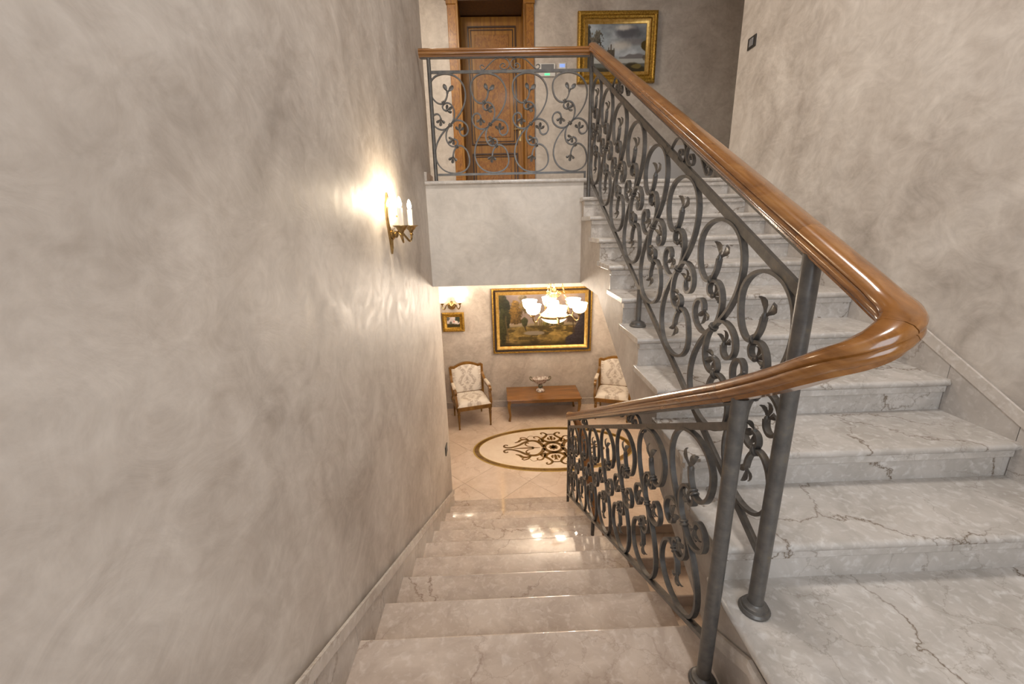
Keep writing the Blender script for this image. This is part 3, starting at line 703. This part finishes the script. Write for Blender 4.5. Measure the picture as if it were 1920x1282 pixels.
def paint_land(s, t):
    n = vnoise(s*5, t*4, 3); n2 = vnoise(s*22, t*16, 5)
    sky = np.array([150, 132, 116])*(1-t[..., None])+np.array([122, 108, 104])*t[..., None]
    img = sky+((n-.5)*46)[..., None]
    img = lay(img, sm(.55, .8, n)*sm(.5, .7, t)*.6, (176, 150, 118))
    img = lay(img, sm(.46, .41, t+.06*(n-.5)), (132, 118, 92))
    gr = np.array([118, 98, 52])+((n2-.5)*90)[..., None]*np.array([1, .9, .5])
    img = lay(img, sm(.40, .36, t+.05*(n-.5)), (0, 0, 0)); img = np.where((sm(.40, .36, t+.05*(n-.5)) > .5)[..., None], gr, img)
    img = lay(img, sm(.56, .62, vnoise(s*7, t*13, 11))*(t < .4)*.75, (58, 48, 24))
    img = lay(img, sm(.60, .68, vnoise(s*6+4, t*16, 12))*(t < .4)*.7, (168, 138, 78))
    img = lay(img, blob(s, t, .40, .255, .13, .045, 2, .35)*.95, (128, 118, 104))
    img = lay(img, sm(.14, .02, t+.12*(n-.5))*.85, (44, 36, 20))
    for q, x in enumerate((.42, .44, .475, .495)): img = lay(img, blob(s, t, x, .44, .007, .075, 20+q, .3), (96, 82, 44))
    for q, (x, y, rx, ry, c) in enumerate(((.55, .43, .05, .05, (92, 84, 44)), (.70, .45, .055, .08, (88, 76, 40)), (.30, .48, .042, .10, (58, 58, 34)), (.63, .42, .03, .04, (70, 62, 34)))):
        img = tree(img, s, t, x, y, rx, ry, 30+q, c, .8, 12)
    img = lay(img, ((abs(s-.31+.01*np.sin(t*20)) < .006) & (t > .3) & (t < .42)).astype(float), (50, 40, 24))
    for q, (x, y, rx, ry, c) in enumerate(((.19, .68, .085, .16, (100, 76, 34)), (.20, .82, .05, .08, (112, 86, 40)), (.17, .52, .09, .10, (92, 70, 34)), (.30, .78, .05, .13, (98, 82, 48)), (.28, .93, .05, .06, (96, 84, 62)))):
        img = tree(img, s, t, x, y, rx, ry, 40+q, c, 1.1, 14)
    for q, (x, y, rx, ry) in enumerate(((.05, .80, .08, .18), (.06, .55, .07, .20), (.03, .30, .06, .25), (.02, .95, .06, .1))):
        img = tree(img, s, t, x, y, rx, ry, 50+q, (44+6*q, 46+4*q, 30), 1.1, 14)
    img = lay(img, ((abs(s-.09-.012*np.sin(t*9)) < .008) & (t > .1) & (t < .6)).astype(float)*.8, (88, 74, 48))
    for q, (x, y, rx, ry) in enumerate(((.97, .45, .05, .30), (.94, .25, .09, .20), (.90, .10, .14, .12))):
        img = tree(img, s, t, x, y, rx, ry, 60+q, (48, 42, 44), .8, 8)
    img = lay(img, blob(s, t, .85, .50, .07, .08, 71, 1.2, 16), (76, 60, 44)); img = lay(img, ((abs(s-.875-.01*np.sin(t*11)) < .006) & (t > .22) & (t < .5)).astype(float), (60, 46, 34))
    return img
def paint_sea(s, t):
    n = vnoise(s*3.2, t*3.6, 8); n2 = vnoise(s*9, t*8, 9)
    img = np.array([128, 134, 140])+((n-.5)*120)[..., None]+((n2-.5)*36)[..., None]
    img = lay(img, soft(s, t, .70, .82, .22, .13, 3, 1.0, 5)*.85, (74, 74, 80)); img = lay(img, soft(s, t, .80, .62, .25, .08, 4, 1.0, 5)*.7, (104, 102, 104))
    img = lay(img, soft(s, t, .62, .92, .16, .06, 5, .9, 6)*.8, (196, 192, 186)); img = lay(img, soft(s, t, .55, .55, .22, .10, 6, .9, 5)*.6, (182, 176, 166))
    img = lay(img, soft(s, t, .15, .72, .22, .25, 7, .8, 4)*.55, (146, 160, 170))
    img = lay(img, sm(.03, .0, t-.30-.07*np.exp(-((s-.88)/.12)**2)-.05*np.exp(-((s-.72)/.06)**2))*(s > .55), (104, 102, 104))
    img = lay(img, sm(.29, .27, t), (150, 152, 150)); img = lay(img, sm(.21, .18, t+.02*n2), (84, 86, 82))
    img = lay(img, ((s > .34) & (s < .47) & (t < .46+.02*n2) & (t > .22)).astype(float), (70, 64, 56))
    for a, b, c in ((.355, .375, .52), (.395, .415, .58), (.445, .465, .50)): img = lay(img, ((s > a) & (s < b) & (t < c) & (t > .4)).astype(float), (78, 72, 62))
    img = lay(img, ((s > .30) & (s < .50) & (t < .26+.03*n) & (t > .18)).astype(float), (58, 52, 46))
    img = lay(img, sm(.12, .06, t-.10*np.exp(-((s-.82)/.12)**2)-.05*np.exp(-((s-.70)/.06)**2)+.03*(n2-.5)), (54, 48, 34))
    img = lay(img, blob(s, t, .86, .12, .09, .05, 12, .8, 9)*.8, (110, 98, 56))
    img = lay(img, blob(s, t, .0, .72, .07, .30, 14, .9, 8), (52, 52, 50)); img = lay(img, blob(s, t, .0, .30, .06, .3, 15, .5, 8), (60, 58, 52))
    for q in range(5):
        img = lay(img, ((abs(s-(.05+.10*(t-.42)*(1+.5*q)+.012*np.sin(t*30+q))) < .003) & (t > .45) & (t < .70+.05*q)).astype(float)*.7, (64, 58, 52))
    img = tree(img, s, t, .16, .68, .10, .16, 17, (78, 74, 66), 2.2, 20)
    img = lay(img, blob(s, t, .99, .55, .08, .10, 16, .8, 9), (70, 58, 30)); img = lay(img, blob(s, t, 1.0, .30, .05, .08, 18, .8, 9)*.6, (80, 70, 56))
    return img
def paint_small(s, t):
    n = vnoise(s*4, t*4, 21); n2 = vnoise(s*12, t*10, 22)
    img = np.array([176, 166, 164])+((n-.5)*90)[..., None]
    img = lay(img, sm(.38, .28, t+.2*(n-.5)), (60, 54, 34)); img = lay(img, blob(s, t, .85, .75, .2, .3, 3, .9, 5), (56, 62, 50)); img = lay(img, blob(s, t, .08, .85, .14, .22, 4, .9, 5), (84, 84, 80))
    img = lay(img, blob(s, t, .55, .55, .06, .09, 5, .4, 5), (178, 120, 108)); img = lay(img, blob(s, t, .72, .5, .14, .12, 6, .6, 5), (204, 196, 190)); img = lay(img, blob(s, t, .3, .42, .1, .14, 7, .6, 6), (82, 84, 76))
    img = lay(img, blob(s, t, .5, .12, .6, .1, 8, .4, 6), (48, 42, 22))
    return img
def canvas(parent, x0, x1, z0, z1_, y, fn, nx, ny, gain=1.2):
    s, t = np.meshgrid(np.linspace(0, 1, nx), np.linspace(0, 1, ny)); img = np.clip(fn(s, t)*gain, 0, 255)/255
    lin = np.where(img <= .04045, img/12.92, ((img+.055)/1.055)**2.4)
    V = [(x0+(x1-x0)*a, y, z0+(z1_-z0)*b) for a, b in zip(s.ravel(), t.ravel())]
    Fc = [(r*nx+c, r*nx+c+1, (r+1)*nx+c+1, (r+1)*nx+c) for r in range(ny-1) for c in range(nx-1)]
    # thin stretched canvas: a back sheet closes it
    b0 = len(V); V += [(x0, y+.012, z0), (x1, y+.012, z0), (x1, y+.012, z1_), (x0, y+.012, z1_)]; Fc.append((b0+3, b0+2, b0+1, b0))
    me = bpy.data.meshes.new('canvas'); me.from_pydata(V, [], Fc)
    ca = me.color_attributes.new('Col', 'FLOAT_COLOR', 'POINT')
    full = np.ones((len(V), 4)); full[:b0, :3] = lin.reshape(-1, 3); ca.data.foreach_set('color', full.ravel().astype(np.float32))
    me.materials.append(CANVAS); return link('canvas', me, parent, -root_of(parent))
def mitre(x0, x1, z0, z1_, y, prof):
    """mitred moulding: prof = (inset from the outer edge, height towards the viewer)"""
    mb = MB(); cs = ((1, 1), (-1, 1), (-1, -1), (1, -1)); rings = []
    for (cx_, cz), (sx, sz) in zip(((x0, z0), (x1, z0), (x1, z1_), (x0, z1_)), cs):
        rings.append([(cx_+sx*a, y-d, cz+sz*a) for a, d in prof])
    return mb.loft(rings, False, True)
def painting(name, label, x0, x1, z0, z1_, fn, bands, res):
    p = thing(name, label, 'painting', ((x0+x1)/2, YB, z0)); y = YB-.004
    for nm, pr, mt in bands: part(nm, mitre(x0, x1, z0, z1_, y, pr), mt, p, nm != 'frame_outer')
    w = bands[-1][1][-1][0]-.004
    canvas(p, x0+w, x1-w, z0+w, z1_-w, YB-.024, fn, *res, gain=1.0 if fn is paint_land else 1.2)
    return p
pt = painting('painting', 'large landscape painting in gold and dark frame above the coffee table', -.155, 1.585, -2.195, -1.04, paint_land,
         [('frame_outer', [(0, 0), (0, .06), (.006, .068), (.022, .066), (.026, .052), (.026, 0)], GOLD),
          ('frame_band', [(.026, 0), (.026, .050), (.056, .036), (.056, 0)], FRAME_DARK),
          ('frame_inner', [(.056, 0), (.056, .042), (.066, .060), (.082, .056), (.100, .034), (.118, .024), (.118, 0)], GOLD_S)], (220, 150))
ptu = painting('painting', 'stormy harbour painting in wide gilded frame in the upper hall', 1.255, 2.445, 2.055, 2.995, paint_sea,
         [('frame_outer', [(0, 0), (0, .05), (.012, .075), (.035, .082), (.055, .070), (.060, .050), (.060, 0)], GOLD),
          ('frame_band', [(.060, 0), (.060, .050), (.085, .040), (.105, .058), (.105, 0)], GOLD),
          ('frame_inner', [(.105, 0), (.105, .052), (.125, .046), (.145, .030), (.158, .026), (.158, 0)], GOLD_S)], (190, 150))
pts_ = painting('painting', 'small picture in ornate gold frame under the double wall lamp', -1.03, -.648, -1.775, -1.435, paint_small,
         [('frame_outer', [(0, 0), (0, .035), (.010, .052), (.030, .056), (.042, .044), (.042, 0)], GOLD),
          ('frame_inner', [(.042, 0), (.042, .046), (.060, .034), (.074, .026), (.080, .026), (.080, 0)], GOLD)], (70, 60))
def corner_orn(p, x0, x1, z0, z1_, d, s_):
    for x, z in ((x0, z0), (x1, z0), (x0, z1_), (x1, z1_)):
        mb = MB()
        for q in range(5):
            a = q*2*PI/5; mb.lathe([(.001, 0), (s_*.30, s_*.08), (s_*.34, s_*.2), (s_*.2, s_*.34), (.001, s_*.38)], 8, (s_*.35*math.cos(a), s_*.35*math.sin(a), 0))
        mb.lathe([(.001, 0), (s_*.3, .05*s_), (s_*.3, s_*.3), (.001, s_*.45)], 8)
        sx = 1 if x == x0 else -1; sz = 1 if z == z0 else -1
        link('corner_ornament', mb.mesh('corner_ornament', GOLD, True), p, Vector((x+sx*s_*.9, YB-d, z+sz*s_*.9))-root_of(p), (PI/2, 0, 0))
corner_orn(ptu, 1.255, 2.445, 2.055, 2.995, .066, .045)
corner_orn(pts_, -1.03, -.648, -1.775, -1.435, .046, .026)
corner_orn(pt, -.155, 1.585, -2.195, -1.04, .044, .028)

# ================================================================ WALL LAMPS
def candle_sconce():
    t = thing('wall_sconce', 'brass wall sconce with two lit candle lamps on the left wall', 'wall lamp', (XW, 2.51, -.08))
    x = XW; yc = 2.51
    # shield-shaped back plate with a domed porcelain centre
    sh = [(0, -.165), (.012, -.13), (.020, -.09), (.028, -.06), (.042, -.02), (.055, .03), (.058, .075), (.045, .115), (.022, .14), (.010, .165), (0, .175)]
    out = sh+[(-a, b) for a, b in sh[-2:0:-1]]
    mb = MB(); r0 = [(x+.0005, yc+a, .02+b) for a, b in out]; r1 = [(x+.010, yc+a, .02+b) for a, b in out]; r2_ = [(x+.018, yc+a*.72, .02+b*.78) for a, b in out]
    mb.loft([r0, r1, r2_]); part('back_plate', mb, BRASS, t, True)
    part('back_dome', MB().loft([[(x+.017+d, yc+r*math.cos(2*PI*q/16)*.045, .06+r*math.sin(2*PI*q/16)*.075) for q in range(16)] for r, d in ((1, 0), (.85, .015), (.5, .026), (.1, .03))]), CANDLE, t, True)
    part('stud', MB().loft([[(x+.045+d, yc+r*math.cos(2*PI*q/10), .065+r*math.sin(2*PI*q/10)) for q in range(10)] for r, d in ((.004, 0), (.006, .012), (.012, .018), (.010, .026), (.003, .03))]), BRASS, t, True)
    part('boss', MB().loft([[(x+.010+d, yc+r*math.cos(2*PI*q/12), -.035+r*math.sin(2*PI*q/12)) for q in range(12)] for r, d in ((.026, 0), (.03, .012), (.018, .022), (.02, .034), (.008, .042))]), BRASS, t, True)
    for s_ in (-1, 1):
        yq = yc+s_*.128; xq = x+.10
        path = spline([(x+.035, yc+s_*.01, -.035), (x+.06, yc+s_*.03, -.02), (x+.08, yc+s_*.055, -.05), (x+.095, yc+s_*.085, -.075), (x+.10, yc+s_*.115, -.066), (xq, yq, -.040)], 6)
        arm = part('arm', MB().tube(path, .0065, 8), BRASS, t, True)
        part('arm_scroll', MB().tube(spline([(x+.06, yc+s_*.03, -.02), (x+.07, yc+s_*.06, .0), (x+.075, yc+s_*.045, .012), (x+.07, yc+s_*.035, .0)], 5), .004, 6), BRASS, arm, True)
        part('candle_cup', MB().lathe([(.006, -.046), (.012, -.038), (.007, -.030), (.013, -.022), (.014, -.016), (.024, -.008), (.030, .004), (.046, .011), (.046, .014), (.020, .012)], 20, (xq, yq, 0)), BRASS, t, True)
        can = part('candle', MB().lathe([(.0145, .0125), (.0145, .105)], 16, (xq, yq, 0)), CANDLE, t, True)
        part('bulb', MB().lathe([(.006, .1055), (.011, .118), (.012, .130), (.008, .148), (.002, .162)], 12, (xq, yq, 0)), GLOW, can, True)
        point('sconce_candle_light', (xq+.03, yq, .17), 3.2, (1, .82, .58), .012)
candle_sconce()
SHADE_PROF = [(.018, 0), (.045, .004), (.072, .020), (.090, .046), (.098, .080), (.102, .115), (.110, .134), (.106, .135), (.098, .116), (.094, .080), (.086, .049), (.068, .025), (.020, .009)]
def opal(parent, x, y, z, k=1.0):
    return part('shade', MB().lathe([(r*k, h_*k) for r, h_ in SHADE_PROF], 24, (x, y, z)), SHADE, parent, True)
def hall_sconce():
    y = YB; xc, zc = -.852, -1.31
    t = thing('wall_lamp', 'brass double wall lamp with white glass cups above the small picture', 'wall lamp', (xc, YB, zc-.08))
    part('back_plate', MB().loft([[(xc+r*math.cos(2*PI*q/20), y-.0005-d, zc+r*math.sin(2*PI*q/20)) for q in range(20)] for r, d in ((.072, 0), (.074, .012), (.055, .026), (.048, .05), (.028, .066), (.02, .09), (.004, .1))]), BRASS, t, True)
    for s_ in (-1, 1):
        xs_ = xc+s_*.150
        path = spline([(xc+s_*.03, y-.05, zc), (xc+s_*.06, y-.08, zc+.035), (xc+s_*.085, y-.09, zc+.015), (xc+s_*.11, y-.10, zc-.045), (xc+s_*.135, y-.10, zc-.045), (xs_, y-.10, zc-.01), (xs_, y-.10, zc+.035)], 6)
        part('arm', MB().tube(path, .010, 8), BRASS, t, True)
        part('cup', MB().lathe([(.012, 0), (.022, .012), (.028, .035), (.02, .04)], 16, (xs_, y-.10, zc+.02)), BRASS, t, True)
        opal(t, xs_, y-.10, zc+.062, .80)
        point('hall_sconce_light', (xs_, y-.10, zc+.20), 3.0, WARM, .03)
hall_sconce()

# ================================================================ CHANDELIER
def chandelier():
    cx_, cy_ = .727, 5.655
    t = thing('chandelier', 'brass chandelier with six white glass cups and alabaster bowl', 'chandelier', (cx_, cy_, CLOW))
    part('canopy', MB().lathe([(.075, -.0005), (.075, -.012), (.05, -.035), (.02, -.05), (.006, -.06)], 20, (cx_, cy_, CLOW)), BRASS, t, True)
    part('stem', MB().tube([(cx_, cy_, CLOW-.055), (cx_, cy_, -.88)], .006, 8), BRASS, t)
    part('crown', MB().lathe([(.006, .10), (.014, .09), (.010, .07), (.034, .055), (.046, .02), (.040, -.01), (.06, -.03), (.075, -.045), (.06, -.06), (.03, -.07), (.012, -.08)], 20, (cx_, cy_, -.90)), BRASS, t, True)
    for q in range(8):
        a = q*PI/4; c, s_ = math.cos(a), math.sin(a)
        part('crown_scroll', MB().tube([(cx_+c*r, cy_+s_*r, z) for r, z in ((.05, -.94), (.085, -.935), (.095, -.90), (.08, -.88), (.068, -.895))], .006, 6), BRASS, t, True)
    zr_ = -1.205
    def chain(p, q):
        mb = MB(); P, Q = Vector(p), Vector(q); n_ = int((Q-P).length/.03); d = (Q-P).normalized(); sd = d.cross(Vector((.3, .2, .9))).normalized(); bn = d.cross(sd)
        for e in range(n_):
            c = P+(Q-P)*((e+.5)/n_); side = sd if e % 2 else bn
            mb.tube([c+d*(.019*math.cos(w*PI/4))+side*(.009*math.sin(w*PI/4)) for w in range(8)], .0048, 5, closed=True)
        return mb
    for q in range(3):
        a = PI/2+q*2*PI/3+PI/6
        part('chain', chain((cx_+.055*math.cos(a), cy_+.055*math.sin(a), CLOW-.03), (cx_+.215*math.cos(a), cy_+.215*math.sin(a), zr_+.03)), BRASS, t, True)
    part('upper_bowl', MB().lathe([(.062, .20), (.068, .185), (.072, .14), (.10, .08), (.165, .02), (.185, .006), (.18, .002), (.15, .012), (.06, .10), (.05, .19)], 28, (cx_, cy_, zr_)), SHADE_DIM, t, True)
    part('ring', MB().lathe([(.185, .0), (.192, -.004), (.192, -.026), (.185, -.030), (.178, -.03), (.178, .0)], 32, (cx_, cy_, zr_)), BRASS, t, True)
    part('lower_bowl', MB().lathe([(.18, -.031), (.165, -.06), (.13, -.085), (.08, -.105), (.02, -.113), (.006, -.113)], 28, (cx_, cy_, zr_)), SHADE_DIM, t, True)
    part('finial', MB().lathe([(.014, -.112), (.020, -.122), (.010, -.132), (.013, -.145), (.004, -.16)], 12, (cx_, cy_, zr_)), BRASS, t, True)
    for q in range(6):
        a = -PI/2+q*PI/3+.06; c, s_ = math.cos(a), math.sin(a); at = lambda r, z: (cx_+c*r, cy_+s_*r, z)
        part('arm', MB().tube(spline([at(.19, zr_-.015), at(.225, zr_+.015), at(.26, zr_+.0), at(.30, zr_-.045), at(.335, zr_-.05), at(.358, zr_-.02), at(.36, zr_+.025)], 6), .0095, 8), BRASS, t, True)
        part('cup', MB().lathe([(.010, -.004), (.020, .006), (.030, .016), (.034, .028), (.02, .03)], 16, at(.36, zr_+.025)), BRASS, t, True)
        sh = opal(t, *at(.36, zr_+.054), 1.0)
        point('chandelier_light', at(.36, zr_+.25), 28.0, WARM, .05)
chandelier()

# ceiling fixtures for the two ceiling lamps out of view; the upper hall one is added for its light
def unseen_ceiling_lamp(label, x, y, z):
    t = thing('unseen_ceiling_lamp', label, 'ceiling lamp', (x, y, z))
    part('base', MB().lathe([(.33, -.0005), (.33, -.03), (.31, -.04)], 32, (x, y, z)), BRASS, t, True)
    part('glass', MB().lathe([(.30, -.041), (.30, -.08), (.26, -.12), (.15, -.135), (.01, -.138)], 32, (x, y, z)), LAMPGLASS, t, True)
unseen_ceiling_lamp('round ceiling lamp high above the stairwell', .40, 1.5, CEIL)
unseen_ceiling_lamp('round unseen ceiling lamp added to light the upper hall', -1.05, 4.65, CEIL)

# ================================================================ FURNITURE
def damask_grid(nx, nz, f, seed=0, sc=1.0):
    """cream ground with taupe scrolling ogees; f(u, v) -> xyz, u and v in 0..1; returns mesh"""
    u, v = np.meshgrid(np.linspace(0, 1, nx), np.linspace(0, 1, nz))
    X = (u-.5)*.52*sc; Y = (v-.42)*.62*sc
    P_ = .30                                   # ogee lattice: leafy outlines round plain medallions
    edge = np.abs(np.abs(((X+.75*.0) % .52)-.26 if False else X)-(.045+.085*(.5+.5*np.cos(2*PI*Y/.36))))
    n_ = vnoise(np.abs(X)*70+9, Y*64+40, seed+3)
    m = sm(.050, .020, edge)*sm(.36, .52, n_)
    m = np.maximum(m, sm(.075, .02, np.abs(X)*.9+np.abs(((Y+.18) % .36)-.18+.0)*.5-.01)*sm(.40, .52, n_))
    m = np.maximum(m, sm(.16, .24, np.abs(X))*sm(.44, .58, n_)*.9)
    col = np.array([236, 230, 222])*(1-m[..., None]*.85)+np.array([182, 170, 160])*m[..., None]*.85
    lin = (np.clip(col, 0, 255)/255)**2.2
    V = [f(a_, b_) for a_, b_ in zip(u.ravel(), v.ravel())]
    Fc = [(r*nx+c, r*nx+c+1, (r+1)*nx+c+1, (r+1)*nx+c) for r in range(nz-1) for c in range(nx-1)]
    me = bpy.data.meshes.new('upholstery'); me.from_pydata(V, [], Fc); ca = me.color_attributes.new('Col', 'FLOAT_COLOR', 'POINT')
    full = np.ones((len(V), 4)); full[:, :3] = lin.reshape(-1, 3); ca.data.foreach_set('color', full.ravel().astype(np.float32))
    for p in me.polygons: p.use_smooth = True
    me.materials.append(DAMASK); return me
def armchair(label, loc, rz):
    """local frame: front towards -y, origin on the floor under the seat centre"""
    t = thing('armchair', label, 'armchair', loc, rz, 'damask armchairs in the lower hall')
    hw, fd, bd, sh = .295, -.28, .28, .40
    P = lambda name, mb, mat=CHAIRWOOD, smooth=True, bevel=0: part(name, mb, mat, t, smooth, bevel, world=False)
    for s_ in (-1, 1):     # turned front legs, raked back legs
        P('leg', MB().lathe([(.012, 0), (.018, .012), (.013, .035), (.016, .06), (.022, .22), (.026, .27), (.018, .28), (.027, .30), (.027, .335)], 14, (s_*(hw-.03), fd+.03, 0)))
        P('leg', MB().sweep([(s_*(hw-.05), bd+.05, 0), (s_*(hw-.05), bd+.02, .2), (s_*(hw-.05), bd-.01, .335)], rect(.032, .036), up=(0, 1, 0), scale=[.75, 1, 1.1]), bevel=.004)
    # seat rail
    P('seat_rail', MB().box(-hw, hw, fd, fd+.045, .33, .40).box(-hw+.02, hw-.02, bd-.045, bd, .33, .40).box(-hw, -hw+.045, fd, bd, .33, .40).box(hw-.045, hw, fd, bd, .33, .40), smooth=False, bevel=.008)
    def seat(u, v):
        x = (u-.5)*2; y = (v-.5)*2; e = (1-min(1, abs(x))**6)*(1-min(1, abs(y))**6)
        return (x*(hw-.012)*(1-.06*v), fd+.012+(bd-fd-.03)*v, .398+.085*e**.5 if e > 0 else .398)
    me = damask_grid(44, 44, seat, 4, .95); link('seat_cushion', me, t)
    # back: raked frame with arched top, upholstered panel
    tilt = .17; z0, z1_ = .44, .90
    by = lambda z: bd-.04+(z-.40)*tilt
    def topz(u): a = abs(u-.5)*2; return .90+(.058*(1-(a/.74)**2) if a < .74 else 0)+(.006 if a > .86 else 0)
    for s_ in (-1, 1):
        P('back_post', MB().sweep([(s_*(hw-.035), by(.33), .33), (s_*(hw-.025), by(.6), .6), (s_*(hw-.015), by(.915), .915)], rect(.042, .042), up=(0, 1, 0)), bevel=.006)
    path = [(-(hw-.015)+2*(hw-.015)*u/16, by(topz(u/16)), topz(u/16)) for u in range(17)]
    P('back_top_rail', MB().sweep(path, rect(.042, .042), up=(0, 1, 0)))
    P('back_bottom_rail', MB().box(-hw+.04, hw-.04, by(.45)-.015, by(.45)+.015, .43, .47), smooth=False, bevel=.006)
    def back(u, v, off=1):
        ztop = topz(u*.92+.04)-.010; z = .46+(ztop-.46)*v
        e = max(0, (1-abs(2*u-1)**6)*(1-abs(2*v-1)**6))
        return ((u-.5)*2*(hw-.042+.012*v), by(z)-off*(.006+.026*e**.5), z)
    me = damask_grid(48, 60, back, 9); link('back_cushion', me, t)
    mb = MB(); nx, nz = 8, 10
    V = [back(a/(nx-1), b/(nz-1), -.6) for b in range(nz) for a in range(nx)]
    mb.add(V, [(r*nx+c, (r+1)*nx+c, (r+1)*nx+c+1, r*nx+c+1) for r in range(nz-1) for c in range(nx-1)]); P('back_lining', mb, plain('back_lining_linen', srgb(206,196,182), .8) if 'back_lining_linen' not in bpy.data.materials else bpy.data.materials['back_lining_linen'])
    for s_ in (-1, 1):     # arms: curved support, arm rail with scrolled end, pad
        x = s_*(hw-.018)
        P('arm_support', MB().sweep(spline([(x, fd+.05, .37), (x+s_*.008, fd+.05, .44), (x+s_*.012, fd+.10, .53), (x+s_*.014, fd+.135, .60), (x+s_*.014, fd+.125, .645)], 5), rect(.042, .046), up=(0, 1, 0)))
        P('arm_rail', MB().sweep(spline([(x, by(.76), .765), (x+s_*.006, by(.70)-.07, .70), (x+s_*.012, .05, .66), (x+s_*.014, fd+.17, .655), (x+s_*.014, fd+.10, .645), (x+s_*.014, fd+.085, .62), (x+s_*.014, fd+.105, .605)], 5), rect(.044, .042), up=(1, 0, 0)))
        P('arm_pad', MB().sweep(spline([(x+s_*.010, .10, .690), (x+s_*.012, .02, .690), (x+s_*.014, -.09, .688), (x+s_*.014, -.13, .684)], 5), [(.029*math.cos(q*PI/6), .025*math.sin(q*PI/6)) for q in range(12)], up=(0, 0, 1), scale=None), plain('arm_pad_cream', srgb(232,222,208), .7) if 'arm_pad_cream' not in bpy.data.materials else bpy.data.materials['arm_pad_cream'])
    return t
armchair('damask armchair with carved wooden frame left of the coffee table', (-.555, 6.63, ZF), math.radians(16))
armchair('damask armchair right of the coffee table, partly behind the stair', (1.90, 6.70, ZF), math.radians(-20))

def coffee_table():
    x0, x1, y0, y1, zt = .055, 1.325, 6.53, 7.14, ZF+.405
    t = thing('coffee_table', 'low rectangular walnut coffee table with curved legs', 'table', ((x0+x1)/2, (y0+y1)/2, ZF))
    part('table_top', MB().box(x0, x1, y0, y1, zt-.022, zt), TABLEWOOD, t, bevel=.006)
    part('apron', MB().box(x0+.03, x1-.03, y0+.03, y0+.05, zt-.075, zt-.0225).box(x0+.03, x1-.03, y1-.05, y1-.03, zt-.075, zt-.0225).box(x0+.03, x0+.05, y0+.05, y1-.05, zt-.075, zt-.0225).box(x1-.05, x1-.03, y0+.05, y1-.05, zt-.075, zt-.0225), TABLEWOOD, t, bevel=.003)
    for sx in (-1, 1):
        for sy in (-1, 1):
            xa = x0+.045 if sx < 0 else x1-.045; ya = y0+.045 if sy < 0 else y1-.045
            path = spline([(xa, ya, zt-.024), (xa+sx*.012, ya+sy*.012, zt-.10), (xa+sx*.006, ya+sy*.006, zt-.20), (xa-sx*.006, ya-sy*.006, zt-.31), (xa+sx*.010, ya+sy*.010, ZF+.002)], 5)
            m_ = len(path); part('leg', MB().sweep(path, rect(.058, .058), up=(0, 1, 0), scale=[1.05-.5*min(1, e/(m_-5)) if e < m_-4 else .55+.03*(e-m_+5) for e in range(m_)]), CHAIRWOOD, t, True, .004)
    return zt
ZT = coffee_table()
def compote():
    x, y, z = .655, 6.905, ZT+.0005
    t = thing('compote_bowl', 'footed porcelain bowl with two handles on the coffee table', 'bowl', (x, y, z))
    part('foot', MB().lathe([(.07, 0), (.078, .006), (.078, .02), (.07, .034), (.055, .046), (.034, .054), (.024, .062)], 28, (x, y, z)), PORC, t, True)
    part('stem', MB().lathe([(.024, .0625), (.038, .075), (.042, .095), (.034, .115), (.026, .13)], 20, (x, y, z)), PORC_DARK, t, True)
    part('bowl', MB().lathe([(.020, .1305), (.045, .14), (.085, .165), (.115, .20), (.132, .235), (.138, .245), (.130, .245), (.108, .205), (.078, .175), (.035, .152), (.004, .148)], 36, (x, y, z), 1.08, .72), PORC, t, True)
    for s_ in (-1, 1):
        part('handle', MB().tube(spline([(x+s_*.105, y, z+.19), (x+s_*.150, y, z+.20), (x+s_*.182, y, z+.235), (x+s_*.178, y, z+.268), (x+s_*.160, y, z+.268), (x+s_*.146, y, z+.240)], 5), .008, 8), PORC_DARK, t, True)
compote()
print('objects', len(bpy.data.objects))
